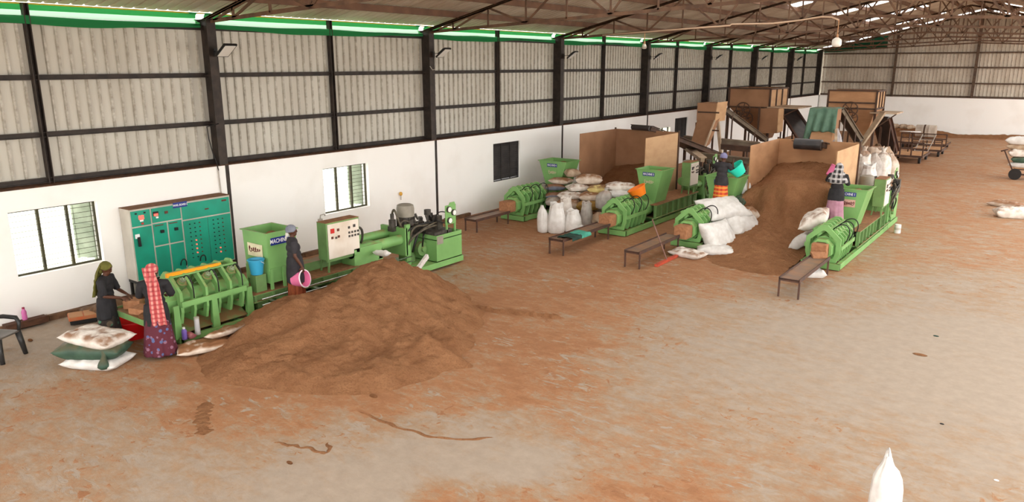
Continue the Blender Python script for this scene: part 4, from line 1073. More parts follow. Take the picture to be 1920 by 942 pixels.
# hidden bottom courses that carry the visible ones
for k, (x, y, z) in enumerate(((2.55, 20.75, 0), (3.2, 20.9, 0), (3.85, 20.9, 0), (2.6, 21.0, .2), (3.2, 21.2, .22), (3.9, 21.2, .2), (4.4, 20.9, 0), (4.4, 21.1, .2), (4.3, 20.9, .40), (3.3, 21.4, .42), (2.7, 21.4, .42), (3.2, 21.6, .62))):
    tag(sack_mesh(.85, .6, .24, 40 + k, pinch=.05).build('sack', S_br, smooth=True), 'brown dusted sack buried at the back of the stack between the presses', 'sack', 'buried sacks of the stack').location = (x, y, z)
p = AY(1130, 391, 20.1); upsack('silvery sack with a gathered neck in the stack beside the press clamps', (p.x, p.y, max(0, p.z)), S_gy, .24, .66, 5, .3, top='tied', lean=(.12, 0))
p = G(1122, 428); upsack('brown dusted crumpled sack behind the bench, against the outlet block', p, S_tan, .26, .5, 6, 0, top='closed')
UP = [(1018, 436, S_w, .17, .82, 'closed', 'leftmost white upright sack in front of the stack'), (1043, 437, S_w, .26, .92, 'open', 'tall white upright sack with an open mouth, second from left'), (1058, 425, S_wd, .21, .92, 'open', 'white upright sack standing behind the tall open one'), (1075, 437, S_w, .245, .70, 'open', 'short white sack with a folded mouth, third from left'),
      (1099, 428, S_gy, .20, .82, 'open', 'dusty grey upright sack with a torn mouth, right of the white ones'), (1089, 441, S_w, .19, .30, 'closed', 'little white sack slumped at the bench end')]
for k, (a, b, m, R, H, tp, lb) in enumerate(UP):
    upsack(lb, G(a, b), m, R, H, 20 + k, .4 * k, .85, tp, lean=(.04 * (k % 3 - 1), 0), group='upright sacks in front of the stack')
# sacks draped over press 2
cx = 7.69
def lay(label, px, py, X, rz, m, L, W, H, seed, rx=0, ry=0, **kw):
    p = AX(px, py, X); return sack(label, p, rz, m, L, W, H, seed, rx, ry, group='sacks around the second press', **kw)
lay('large white sack lying on top of the clamps of the second press', 1350, 401, 8.02, math.radians(66), S_w, 1.6, .90, .42, 61, rx=math.radians(30), pinch=.13, lump=.03)
lay('white sack hanging down the side of the second press at its near end', 1338, 449, 8.28, math.radians(74), S_w, 1.2, .95, .42, 62, rx=math.radians(56), pinch=.14, lump=.03)
lay('white sack bulging down the far side of the second press', 1378, 427, 8.36, math.radians(72), S_w, 1.5, .95, .46, 76, rx=math.radians(50), pinch=.13, lump=.03)
lay('dark grey sack slumped under the hanging white sacks', 1331, 462, 8.25, math.radians(75), S_dg, .62, .5, .22, 63, rx=math.radians(60))
lay('green dark net sack bundled behind the white ones', 1390, 381, 8.10, math.radians(80), S_gr, .75, .42, .26, 64, rx=math.radians(30))
p = G(1289, 481); sack('white sack with brown coir on the floor by the red squeegee', p, math.radians(-8), S_wd, .92, .55, .2, 65, pinch=.06)
p = G(1341, 476); sack('plain white sack on the floor, right of the coir topped one', p, math.radians(22), S_w, 1.0, .58, .22, 66, pinch=.06)
p = AY(1392, 374, 22.2); upsack('white tied sack standing between the second hopper and the plywood bin', (p.x, p.y, max(p.z, .3)), S_w, .22, .72, 67, top='closed')
lay('brown dusted sack slumped at the heap behind the white sacks', 1398, 412, 8.45, math.radians(60), S_br, .6, .5, .4, 68, rx=math.radians(20))
o = lay('small blue plastic bag tucked under the white sacks', 1397, 425, 8.42, 1.2, mat('blue_bag', (96, 140, 190), .4, (76, 116, 170), 6, 4), .34, .24, .18, 69)
p = G(1381, 448); sack('pinkish torn plastic sack on the coir right of the white sacks', p, 1.0, mat('pink_plastic', (214, 190, 178), .4, (196, 166, 150), 5, 4), .5, .34, .28, 70)
# sacks draped beside press 1
def layl(label, px, py, X, rz, m, L, W, H, seed, rx=0, ry=0, **kw):
    p = AX(px, py, X); return sack(label, p, rz, m, L, W, H, seed, rx, ry, group='sacks along the first press', **kw)
layl('white sack with brown dust lying along the clamps at the worker feet', 1533, 421, 10.80, math.radians(100), S_wd, 1.25, .75, .36, 71, rx=math.radians(-32))
layl('white sack folded over the lower clamps of the first press', 1515, 458, 10.55, math.radians(84), S_w, .95, .65, .32, 72, rx=math.radians(-40))
layl('browned sack under the folded white one beside the first press', 1510, 483, 10.42, math.radians(70), S_wd, 1.05, .6, .28, 73, rx=math.radians(-14))
layl('flattened grey white sack at the near end of the first press', 1485, 495, 10.25, math.radians(20), S_gy, .75, .5, .16, 74)
p = G(1525, 519); sack('white sack under the bench of the first press', p, .5, S_w, .52, .4, .2, 75)
# foreground bag
p = G(1672, 856, .88); upsack('white plastic sack standing at the bottom edge of the photo', (p.x, p.y, 0), sackmat('sack_bright', (226, 224, 220), (206, 202, 198)), .165, .86, 81, .8, .85, 'closed', lean=(-.02, .02), ear=.10)
# sacks behind press 1 by the plywood bin
BK = [(1616, 330, 33.0, S_wd, .34, .85, 'open'), (1634, 326, 33.4, S_gy, .36, .85, 'closed'), (1628, 333, 32.2, S_w, .32, .55, 'open'), (1652, 324, 34.2, S_wd, .38, 1.05, 'tied'), (1668, 320, 35.4, S_br, .36, .75, 'closed'), (1638, 308, 35.6, S_br, .42, .75, 'open'), (1660, 308, 36.0, S_tan, .40, .75, 'closed'), (1618, 308, 35.2, S_br, .42, .8, 'tied'), (1644, 300, 36.8, S_jute, .46, .7, 'closed')]
BKL = ['white open sack behind the first hopper, nearest the plywood panel', 'grey white sack next to the open one behind the first hopper', 'short white sack right behind the grey motor of the first press', 'tall tied whitish sack in the group behind the control box', 'brown dusted sack at the right end of the group behind the control box', 'open dusty sack in the second rank behind the control box', 'tan sack in the second rank at the right', 'grey sack in the second rank against the plywood panel', 'brown jute sack at the very back of the group by the plywood panel']
for k, ((a, b, Y, m, R, H, tp), lb) in enumerate(zip(BK, BKL)):
    q = AY(a, b, Y); upsack(lb, (q.x, q.y, 0), m, R, H + max(q.z, 0), 90 + k, k * .7, .9, tp, lean=(.05 * math.sin(k * 2), 0), group='sacks behind the first press')

# =================================================================== BENCHES, BLOCKS AND LOOSE TOOLS
M_rust = mat('rusty_steel', (92, 62, 48), .65, (72, 56, 50), 4, 6)
M_tray = mat('worn_tray', (116, 98, 86), .45, (146, 108, 80), 2.5, 6)
def bench(label, x0, x1, y0, y1, z, legs_=None):
    t = thing('bench', label, 'bench', ((x0 + x1) / 2, y0, 0), 0, 'outlet benches of the presses')
    w2 = (x1 - x0) / 2; L_ = y1 - y0
    MB().bb(-w2, w2, 0, L_, z - .012, z).build('tray', M_tray, t)
    MB().bb(-w2 - .012, -w2 + .012, 0, L_, z - .05, z + .03).bb(w2 - .012, w2 + .012, 0, L_, z - .05, z + .03).bb(-w2, w2, 0, .03, z - .05, z + .012).bb(-w2, w2, L_ - .03, L_, z - .05, z).build('rails', M_rust, t)
    for yy in (0.02, L_ - .12):
        for s in (-1, 1): MB().bb(s * w2 - .018, s * w2 + .018, yy, yy + .036, 0, z - .03).build('leg', M_rust, t)
    return t
bench('steel bench in front of the MACHINE 1 press, nearest the camera', 11.13, 11.55, 15.87, 18.35, .42)
bench('steel bench with a red squeegee leaning across it', 7.28, 7.68, 16.07, 18.45, .42)
bench('steel bench with a teal cloth at the MACHINE 3 outlet', 5.03, 5.46, 16.07, 18.6, .42)
bench('dusty steel bench along the white wall at the MACHINE 4 outlet', 1.42, 1.86, 16.9, 18.6, .38)
def block(label, x, y, z, sx=.36, sy=.42, sz=.36, rz=0, rx=0):
    o = MB().bb(-sx / 2, sx / 2, -sy / 2, sy / 2, 0, sz).build('coir_block', M_block, bevel=.012); o.location = (x, y, z); o.rotation_euler = (rx, 0, rz)
    return tag(o, label, 'block', 'pressed coir blocks')
block('square coir block coming out of the MACHINE 4 outlet', 1.64, 18.80, .33, .36, .50, .34)
block('square coir block coming out of the MACHINE 3 outlet', 5.28, 18.80, .33, .36, .50, .34)
block('square coir block in the outlet of the press under the white sacks', 7.69, 18.66, .33, .36, .48, .34)
block('square coir block in the MACHINE 1 outlet', 11.24, 18.66, .33, .36, .30, .34)
o = block('broken slab of coir tipped onto the bench of the first press', 11.32, 18.25, .43, .34, .30, .07, .5, math.radians(10))
# squeegee
M_rubber = mat('red_rubber', (196, 82, 56), .6, (172, 70, 48), 5, 4); M_stick = mat('weathered_stick', (138, 104, 92), .7, (112, 84, 72), 4, 4)
a, b = G(1230, 501), G(1269, 482); mid = (a + b) / 2
t = thing('squeegee', 'red headed floor squeegee leaning across the middle bench', 'squeegee', mid, math.atan2(b.y - a.y, b.x - a.x))
MB().box((0, 0, .035), ((b - a).length, .09, .06)).build('head', M_rubber, t)
hp = AY(1223, 412, 17.45); inv = Matrix.Rotation(-t.rotation_euler[2], 3, 'Z'); loc = inv @ (hp - mid)
MB().cyl((0, 0, .05), loc, .018, n=10).build('handle', M_stick, t, smooth=True)
# teal cloth over bench 3, dark cloth beside it
M_clt = mat('teal_cloth', (80, 170, 146), .7, (62, 142, 122), 6, 4); M_cld = mat('bottle_green_cloth', (34, 70, 58), .7, (26, 52, 46), 6, 4)
def cloth(label, c, sx, sy, m, seed, drop=.3, axis=1):
    def fn(u, v):
        x = (u - .5) * sx; y = (v - .5) * sy; k = mnoise.noise(Vector((x * 6 + seed, y * 6, seed)))
        ex = max(0, abs(x) - .2)
        return (math.copysign(min(abs(x), .22 + .05 * k + ex * .15), x), y * (1 + .1 * k), .015 + .03 * (k + .6) - ex * .9 * drop / .3)
    o = MB().grid(26, 20, fn).build('cloth', m, smooth=True, solid=.006); o.location = c
    return tag(o, label, 'cloth')
cloth('teal cloth hanging over the side of the MACHINE 3 bench', (5.42, 16.95, .45), .62, .5, M_clt, 3)
cloth('dark green cloth hanging on the same bench nearer its end', (5.42, 16.5, .445), .60, .45, M_cld, 8)
# orange basket on the sacks
def tub(label, loc, m, r0, r1, h, name='tub', tilt=(0, 0, 0), group=None, rim=None, handle=None, cat='bucket'):
    t = thing(name, label, cat, loc, 0, group); t.rotation_euler = tilt
    pr = [(0, .008), (r0 - .01, .008), (r0 - .006, .015), (r1 - .008, h - .01), (r1 - .004, h), (r1 + .012, h + .004), (r1 + .014, h - .02), (r1 + .002, h - .024), (r0 + .004, .02), (r0, 0), (0, 0)]
    MB().lathe(pr, n=36).build('shell', m, t, smooth=True, auto=True)
    MB().lathe([(r1 - .004, h + .002), (r1 + .016, h + .006), (r1 + .02, h - .012), (r1 + .004, h - .016)], n=36).build('rim', rim or m, t, smooth=True)
    if handle:
        hp_ = [(r1 * math.cos(x) * 1.02, handle[1] * math.sin(x), h - .02 + handle[0] * math.sin(x)) for x in [PI * i / 16 for i in range(17)]]
        MB().tube(hp_, .006, 6).build('handle', handle[2], t, smooth=True)
    return t
M_or = mat('orange_plastic', (240, 128, 30), .4); M_rd = mat('tub_red', (212, 22, 26), .35); M_pk = mat('pink_plastic_tub', (236, 122, 168), .38); M_pw = mat('pink_rim', (246, 226, 232), .4)
M_cy = mat('aqua_plastic', (42, 214, 186), .38); M_bu = mat('blue_bucket', (58, 158, 196), .38)
p = AY(1200, 367, 20.22); tub('bright orange tub resting on the sacks behind the clamps', p, M_or, .20, .27, .27, tilt=(math.radians(14), math.radians(-24), 0))
p = G(251, 631); tub('wide red tub on the floor between the two women', (p.x, p.y, 0), M_rd, .24, .32, .34, cat='tub')
p = AY(482, 514, 8.42); tub('blue bucket with a wire handle hung beside the green hopper', p, M_bu, .115, .15, .30, 'bucket', handle=(-.10, .15, M_wh))
tag(MB().bb(-.05, .14, -.10, .14, 0, p.z - .02).build('bracket_plate', M_gd), 'green bracket plate under the blue bucket', 'bracket').location = (p.x - .05, p.y, .01)
# orange bar on the clamps
a = AX(311, 518, 3.05); b = AX(413, 496, 3.05)
tag(MB().beam(a, b, .05, .075).build('steel_bar', mat('amber_paint', (244, 160, 20), .4)), 'amber painted bar laid across the clamp frames of the big press', 'bar')
# things on the press base
p = AX(346, 630, 3.50)
t = thing('bottle', 'purple ribbed bottle standing on the base of the big press', 'bottle', (3.50, p.y, .12))
MB().lathe([(0, 0), (.045, 0), (.05, .02), (.044, .05), (.05, .08), (.044, .11), (.05, .14), (.04, .18), (.022, .2)], n=16).build('body', mat('violet', (120, 96, 176), .4), t, smooth=True); MB().cyl((0, 0, .2), (0, 0, .23), .024).build('cap', M_wh, t)
p = AX(372, 628, 3.45)
t = thing('bottle', 'pale grey cylindrical flask on the base of the big press', 'bottle', (3.44, p.y, .12))
MB().cyl((0, 0, 0), (0, 0, .30), .05, .045, 18).build('body', mat('pale_flask', (206, 204, 204), .4), t, smooth=True, auto=True); MB().cyl((0, 0, .30), (0, 0, .33), .047, n=16).build('cap', M_cab, t)
o = sack_mesh(.2, .14, .1, 33).build('cloth', mat('maroon_cloth', (140, 62, 72), .8, (180, 120, 120), 12, 3), smooth=True); o.location = (3.5, AX(357, 630, 3.5).y, .12); tag(o, 'crumpled maroon cloth between the purple bottle and the flask', 'cloth')
# white rag and white plank by the power pack
o = sack_mesh(.42, .2, .12, 35).build('rag', S_w, smooth=True); o.location = AX(716, 479, 3.62); tag(o, 'white rag on the press frame above the heap peak', 'rag')
a = AX(782, 506, 4.0); b = AX(801, 480, 3.9)
tag(MB().beam(a, b, .06, .10).beam(a + Vector((.035, 0, .0)), b + Vector((.035, 0, 0)), .012, .11).build('plank', mat('white_board', (236, 234, 230), .5, (206, 200, 192), 14, 3)), 'short white board leaning on the base of the power pack', 'board')
# brick under the tank end
tag(MB().bb(3.3, 3.62, 13.82, 14.0, 0, .06).build('brick', M_block), 'brown brick under the end of the big press', 'brick')

# =================================================================== LEFT EDGE
M_chair = mat('chair_plastic', (40, 40, 40), .35, (52, 50, 48), 4, 3)
t = thing('plastic_chair', 'black plastic armchair cut by the left edge of the photo', 'chair', (1.50, 4.43, 0), math.radians(-62))
for sx in (-1, 1):
    for sy in (-1, 1):
        MB().tube([(sx * .21, sy * .2, .42), (sx * .235, sy * .225, .2), (sx * .25, sy * .25, 0)], [.052, .046, .036], 8).build('leg', M_chair, t, smooth=True)
MB().grid(12, 12, lambda u, v: ((u - .5) * .48, (v - .5) * .46, .43 - .02 * math.sin(u * PI) * math.sin(v * PI))).build('seat', mat('seat_sheen', (92, 86, 80), .3), t, smooth=True, solid=.02)
bm_ = MB()
for k in range(5):
    x = -.18 + .09 * k; bm_.beam((x, -.22, .44), (x * 1.1, -.30, .80), .07, .016)
bm_.tube([(-.24, -.22, .42), (-.25, -.30, .80), (-.15, -.315, .86), (.15, -.315, .86), (.25, -.30, .80), (.24, -.22, .42)], .022, 8)
bm_.build('backrest', M_chair, t, smooth=True, auto=True)
for sx in (-1, 1): MB().tube([(sx * .25, -.28, .64), (sx * .28, -.1, .66), (sx * .28, .14, .65), (sx * .265, .2, .58), (sx * .24, .2, .42)], [.028, .04, .04, .034, .028], 8).build('armrest', M_chair, t, smooth=True)
# plank and bottle by the wall
p0, p1 = G(20, 622), G(82, 603)
tag(MB().beam(Vector((.16, p0.y - .1, .10)), Vector((.16, p1.y, .10)), .17, .12).build('plank', mat('old_timber', (94, 62, 44), .8, (70, 46, 34), 6, 5, stretch=(6, 1, 6))), 'old timber plank lying along the foot of the white wall', 'plank')
p = AX(47, 602, .13)
t = thing('bottle', 'pink plastic water bottle standing on the plank by the wall', 'bottle', (.14, p.y, .162))
mp = mat('pink_bottle', (206, 110, 170), .3)
MB().lathe([(0, 0), (.042, 0), (.046, .02), (.046, .08), (.041, .1), (.046, .12), (.044, .16), (.026, .2), (.022, .215)], n=18).build('body', mp, t, smooth=True, auto=True); MB().cyl((0, 0, .215), (0, 0, .245), .024, n=14).build('cap', mat('bottle_cap', (150, 40, 70), .4), t)
# orange case and jute sacks on the floor
p = G(158, 604)
t = thing('case', 'flat orange and brown case on the floor against the wall', 'case', (p.x, p.y, 0), math.radians(70))
MB().bb(-.24, .24, -.17, .17, 0.02, .10).build('base', M_black, t, bevel=.01); MB().bb(-.26, .26, -.19, .19, .10, .17).build('lid', mat('case_orange', (196, 92, 48), .5, (170, 116, 78), 4, 3), t, bevel=.015); MB().bb(-.25, -.01, -.18, .18, .17, .18).bb(.01, .25, -.18, .18, .17, .18).build('cover', mat('case_tan', (176, 128, 88), .7), t)
for k, (a, b, l, h, lb) in enumerate(((176, 592, .5, .2, 'dark jute sack behind the orange case'), (208, 596, .62, .36, 'big bundled jute sack behind the woman in the olive scarf'), (214, 612, .5, .16, 'flat jute sack in front of the bundled one'))):
    q = G(a, b); sack(lb, (max(q.x, .4), q.y, .005), 1.2 + .3 * k, S_jute, l, .42, h, 120 + k, name='jute_sack')
q = G(57, 640); tag(MB().ell((0, 0, .02), (.07, .035, .02), 10, 6).build('coir_lump', M_coird, smooth=True), 'small dark lump of coir on the floor right of the chair', 'lump').location = (q.x, q.y, 0)
# work table at the press outlet
tp = G(262, 588, .62)
t = thing('work_table', 'green steel table between the two women at the press outlet', 'table', (2.90, 6.25, 0))
MB().bb(-.60, .50, -.24, .22, .60, .62).bb(-.60, -.57, -.24, .22, .54, .66).bb(-.60, .50, -.26, -.23, .53, .64).build('tabletop', M_gd, t)
for sx in (-.55, .45):
    for sy in (-.20, .18): MB().bb(sx - .02, sx + .02, sy - .02, sy + .02, 0, .60).build('leg', M_g, t)
MB().beam((-.5, .16, .56), (.40, .16, .12), .03, .05).build('brace', M_g, t)
block('rough coir block on the green table in front of the women', 2.95, 6.22, .622, .36, .30, .12, .3); block('half coir block at the press end of the green table', 2.52, 6.30, .625, .30, .28, .16, .7)
o = MB().ell((0, 0, .0), (.24, .2, .1), 14, 8).build('coir_pile', M_coird, smooth=True); o.location = (3.25, 6.2, .62); tag(o, 'small crumbly heap of coir on the green table', 'pile', kind='stuff')
# floor specks
for k, (a, b, r, lb) in enumerate(((543, 869, .055, 'brown clod on the pale floor near the bottom edge'), (1755, 631, .05, 'dark leaf scrap on the pale floor at the right'), (1725, 666, .12, 'reddish smear of coir on the pale concrete at the right'), (1766, 796, .03, 'tiny dark pebble on the floor above the white sack'), (1868, 902, .03, 'tiny pale chip on the floor in the lower right corner'), (700, 744, .08, 'dark clod at the front foot of the heap'))):
    q = G(a, b); tag(MB().ell((0, 0, .006), (r, r * .5, .012 if k in (1, 2) else r * .35), 10, 6).build('clod', [M_coird, M_cld, M_coir, M_black, M_w if False else M_wh, M_coird][k], smooth=True), lb, 'clod').location = (q.x, q.y, 0)
# =================================================================== PLYWOOD BINS
M_ply = mat('plywood', (184, 140, 102), .75, (162, 119, 84), 1.6, 7, .35, .75, stretch=(1, 1, 2.5), bump=.08)
M_plyl = mat('plywood_pale', (198, 160, 120), .75, (180, 140, 102), 1.6, 6, .4, .8, stretch=(1, 1, 2.5))
M_plyd = mat('plywood_stained', (164, 122, 90), .8, (138, 100, 72), 1.2, 7, .35, .7)
M_frame = mat('bin_frame', (86, 62, 48), .7, (70, 52, 42), 4, 4)
def bin_(label, x0, x1, ya, yb, h, mats):
    t = thing('plywood_bin', label, 'bin', (0, 0, 0))
    MB().bb(x0 - .02, x0, ya, yb, 0, h).build('side_panel', mats[0], t); MB().bb(x1, x1 + .02, ya + .05, yb, 0, h - .02).build('side_panel', mats[1], t)
    MB().bb(x0, x1, yb - .02, yb, 0, h).build('back_panel', mats[2], t)
    for (x, y) in ((x0 - .04, ya + .4), (x0 - .04, yb - .03), (x1 + .04, ya + .6), (x1 + .04, yb - .03)): MB().bb(x - .025, x + .025, y - .025, y + .025, 0, h * .62 if y < yb - .1 else h + .05).build('post', M_frame, t)
    MB().bb(x0, x1, yb + .0, yb + .04, h * .5, h * .5 + .05).build('rail', M_frame, t)
    return t
bin_('plywood coir bin behind the stacked sacks, the left of two', 2.2, 4.65, 22.2, 24.8, 2.58, (M_plyd, M_plyl, M_plyd))
bin_('plywood coir bin with the big coir slope, the right of two', 8.2, 10.6, 22.05, 24.75, 2.56, (M_ply, M_plyl, M_ply))
q = [(8.25, 24.7, 1.75), (9.4, 24.7, 1.9), (10.55, 24.7, 1.75), (8.25, 23.2, 1.35), (9.4, 23.4, 1.60), (10.5, 23.2, 1.40), (8.3, 22.0, 1.0), (9.3, 22.0, 1.42), (10.3, 21.9, 1.40), (9.4, 21.5, 1.30), (10.3, 21.4, 1.05), (8.35, 21.2, .55), (9.4, 21.1, .78), (10.4, 20.9, .48), (8.4, 20.2, .30), (9.4, 20.1, .55), (10.4, 20.0, .22), (8.5, 19.2, .10), (9.4, 19.2, .30), (10.4, 19.1, .06), (8.6, 18.3, .0), (9.5, 18.0, .05), (10.4, 18.2, .1), (9.0, 17.2, -.03), (10.2, 17.2, -.03), (8.0, 17.6, -.05), (8.9, 16, -.2), (10.5, 16, -.2)]
fb = rbf(q)
heap('coir_heap', 'sloping coir heap spilling out of the right plywood bin', lambda X, Y: np.where((Y > 22.05) & ((X < 8.2) | (X > 10.6)), -.1, fb(X, Y)), 8.15, 10.72, 16.4, 24.7, .05, M_coir, .09, lambda X, Y: .62 * (1 / (1 + np.exp(-(Y - 21.5 - .22 * np.sin(X * 3.1) - .1 * np.sin(X * 8.3)) / .05)) - .5) * np.exp(-((Y - 21.5) / 1.1) ** 2))
fa = rbf([(2.2, 24.7, 1.2), (4.6, 24.7, 1.1), (3.4, 24.7, 1.4), (2.2, 23.6, .8), (4.6, 23.6, .7), (3.4, 23.5, .9), (2.2, 22.6, .4), (4.6, 22.5, .3), (3.4, 22.3, .4), (3.4, 21.8, 0.1), (2.2, 21.8, .1), (4.6, 21.8, .1)])
heap('coir_heap', 'dark coir heap inside the left plywood bin', fa, 2.22, 4.63, 22.0, 24.76, .09, M_coird, .05)
# =================================================================== CONVEYORS
M_belt = mat('belt_black', (42, 40, 42), .4, (62, 56, 54), 3, 4, spec=.5)
M_chan = mat('conveyor_channel', (128, 116, 98), .6, (106, 90, 74), 2, 5, dust=.4)
M_alu = mat('pale_channel', (196, 176, 150), .6, (160, 134, 108), 2, 5)
def conveyor(label, a, b, w_, mrail=None, head=.10, legs_=True):
    """belt conveyor from a (low end) to b (high end)"""
    a = Vector(a); b = Vector(b); t = thing('belt_conveyor', label, 'conveyor', (a.x, a.y, 0), 0)
    o = Vector((a.x, a.y, 0)); a = a - o; b = b - o
    d = (b - a).normalized(); s = d.cross(Vector((0, 0, 1))).normalized(); n = s.cross(d)
    mr_ = mrail or M_chan
    for k in (-1, 1): MB().beam(a + s * k * w_ / 2, b + s * k * w_ / 2, .05, .14, n).beam(a + s * k * (w_ / 2 + .05) + n * .09, b + s * k * (w_ / 2 + .05) + n * .09, .10, .02, n).build('side_rail', mr_, t)
    MB().beam(a + n * .04, b + n * .04, w_ - .06, .015, n).beam(a - n * .05, b - n * .05, w_ - .06, .015, n).build('belt', M_belt, t)
    for p in (a, b): MB().cyl(p - s * (w_ / 2 - .02), p + s * (w_ / 2 - .02), head, n=18).build('drum', M_belt, t, smooth=True, auto=True)
    L_ = (b - a).length; nr = max(2, int(L_ / .9))
    for i in range(1, nr): p = a + d * L_ * i / nr - n * .02; MB().cyl(p - s * w_ / 2, p + s * w_ / 2, .035, n=8).build('roller', mr_, t, smooth=True)
    if legs_:
        for f in (.3, .85):
            p = a + (b - a) * f
            for k in (-1, 1):
                q_ = p + s * k * w_ / 2; MB().beam(q_, (q_.x, q_.y, 0), .05, .05, d).build('leg', M_frame, t)
    return t
conveyor('black conveyor head discharging over the back of the right plywood bin', (9.3, 28.6, 1.7), (9.22, 24.30, 2.47), .86, M_frame, .17)
conveyor('dark conveyor head above the left plywood bin', (4.6, 30.5, 0.9), (3.3, 24.6, 2.68), .85, M_frame)
def hexa(m, q, d):
    """box from a front quad (four points, clockwise from top left) pushed along d"""
    d = Vector(d); v = [Vector(p) for p in q]; v += [p + d for p in v]
    m.add(v, [(0, 1, 2, 3), (7, 6, 5, 4), (0, 4, 5, 1), (1, 5, 6, 2), (2, 6, 7, 3), (3, 7, 4, 0)]); return m
# ---- plywood elevator head, left
Y = 31.0
t = thing('elevator_head', 'tall plywood elevator head with a sloping chute by the dark louvre', 'elevator', (0, 0, 0))
q = [AY(1308, 193, Y), AY(1344, 194, Y), AY(1340, 228, Y), AY(1306, 226, Y)]
hexa(MB(), q, (0.0, 1.1, 0)).build('head_box', M_plyd, t)
sd = [AY(1344, 193, Y) + Vector((.01, 0, .02)), AY(1344, 193, Y) + Vector((.01, 1.15, .02)), AY(1340, 229, Y) + Vector((-.02, 1.15, 0)), AY(1340, 229, Y) + Vector((-.02, 0, 0))]
hexa(MB(), sd, (.03, 0, 0)).build('side_board', M_plyl, t)
top = [AY(1307, 226, Y), AY(1340, 226, Y)]; bot = [AY(1293, 277, 29.6), AY(1320, 278, 29.6)]
hexa(MB(), [top[0], top[1], bot[1], bot[0]], (0.02, .55, .12)).build('chute', M_plyd, t)
MB().beam(top[1] + Vector((.02, -.03, 0)), bot[1] + Vector((.02, -.03, 0)), .05, .09).build('chute_edge', M_alu, t)
MB().beam(AY(1345, 222, 31.6), AY(1352, 290, 31.6), .12, .12).build('leg', M_alu, t)
for a in ((1306, 230, 31.9), (1338, 230, 31.9)): p = AY(*a); MB().beam(p, (p.x, p.y, 0), .07, .07).build('leg', M_frame, t)
for p in bot: MB().beam(p + Vector((0, .2, 0)), (p.x, p.y + .2, 0), .06, .06).build('leg', M_frame, t)
for r_, yy in (((1309, 210), 0), ((1308, 243), -.4)):
    p = AY(r_[0], r_[1], Y + yy); MB().bb(p.x, p.x + .95, p.y - .04, p.y - .01, p.z - .03, p.z + .03).build('batten', M_frame, t)
# ---- two big plywood hoppers on frames
def bighopper(label, Y, TL, TR, BR, BL, depth, apex, plat, rings, extra=None, pm=M_ply):
    t = thing('feed_hopper', label, 'hopper', (0, 0, 0), 0, 'big plywood feed hoppers')
    q = [AY(TL[0], TL[1], Y), AY(TR[0], TR[1], Y), AY(BR[0], BR[1], Y), AY(BL[0], BL[1], Y)]
    x0, x1 = (q[0].x + q[3].x) / 2, (q[1].x + q[2].x) / 2; z1 = (q[0].z + q[1].z) / 2; z0 = (q[2].z + q[3].z) / 2
    th = .03
    MB().bb(x0, x1, Y, Y + th, z0, z1).build('front_panel', pm, t); MB().bb(x0, x1, Y + depth - th, Y + depth, z0, z1).build('back_panel', pm, t)
    MB().bb(x1 - th, x1, Y + th, Y + depth - th, z0, z1).build('side_panel', M_plyl, t); MB().bb(x0, x0 + th, Y + th, Y + depth - th, z0, z1).build('side_panel', pm, t)
    MB().bb(x0 + .04, x1 - .04, Y + .04, Y + depth - .04, z1 - .28, z1 - .16).build('coir_fill', M_coir, t)
    f = MB()
    for (xx, yy) in ((x0, Y), (x1, Y), (x0, Y + depth), (x1, Y + depth)): f.bb(xx - .04, xx + .04, yy - .045, yy + .04, z0 - .1, z1 + .02)
    for z in (z0, z0 + (z1 - z0) * .32 if extra else z0, z1): f.bb(x0, x1, Y - .05, Y - .005, z - .035, z + .035)
    for yy in (Y + depth * .33, Y + depth * .66): f.bb(x1, x1 + .05, yy - .04, yy + .04, z0, z1)
    f.bb(x1, x1 + .05, Y, Y + depth, z0 - .04, z0 + .04); f.bb(x1, x1 + .06, Y, Y + depth, z1 - .05, z1 + .02); f.bb(x0 - .03, x1 + .05, Y + depth - .02, Y + depth + .04, z1 - .05, z1 + .02)
    f.build('frame', M_frame, t)
    ax = AY(apex[0], apex[1], Y); xm, ym, zm = ax.x, Y + depth * .5, max(ax.z, .75); hw = .28
    c = MB()
    tp = [(x0, Y, z0), (x1, Y, z0), (x1, Y + depth, z0), (x0, Y + depth, z0)]; bt = [(xm - hw, ym - hw, zm), (xm + hw, ym - hw, zm), (xm + hw, ym + hw, zm), (xm - hw, ym + hw, zm)]
    c.add(tp + bt, [(0, 1, 5, 4), (1, 2, 6, 5), (2, 3, 7, 6), (3, 0, 4, 7), (4, 5, 6, 7)]).build('funnel', pm if extra else M_plyd, t)
    for (xx, yy) in ((x0, Y), (x1, Y), (x0, Y + depth), (x1, Y + depth)): MB().bb(xx - .05, xx + .05, yy - .05, yy + .05, 0, z0).build('leg', M_frame, t)
    a, b = AY(plat[0], plat[1], Y), AY(plat[2], plat[1], Y)
    MB().bb(a.x, b.x + .25, Y - .15, Y + depth * .8, a.z - .04, a.z + .02).build('platform', M_alu, t)
    MB().beam((x1 + .02, Y, a.z - .75), (b.x + .2, Y, a.z - .04), .05, .05).build('platform_brace', M_frame, t)
    for (rx, ry, rr) in rings:
        p = AY(rx, ry, Y - .25); r = rr * Y / 1500.0; m = MB()
        m.tube([(p.x + r * math.cos(u), p.y, p.z + r * math.sin(u)) for u in [2 * PI * k / 28 for k in range(29)]], .028, 6)
        for k in range(3): u = PI * k / 3 + .3; m.beam((p.x - r * math.cos(u), p.y, p.z - r * math.sin(u)), (p.x + r * math.cos(u), p.y, p.z + r * math.sin(u)), .03, .03)
        m.cyl((p.x, p.y - .05, p.z), (p.x, Y, p.z), .05, n=10)
        m.build('wheel', M_frame, t, smooth=True, auto=True)
    return t
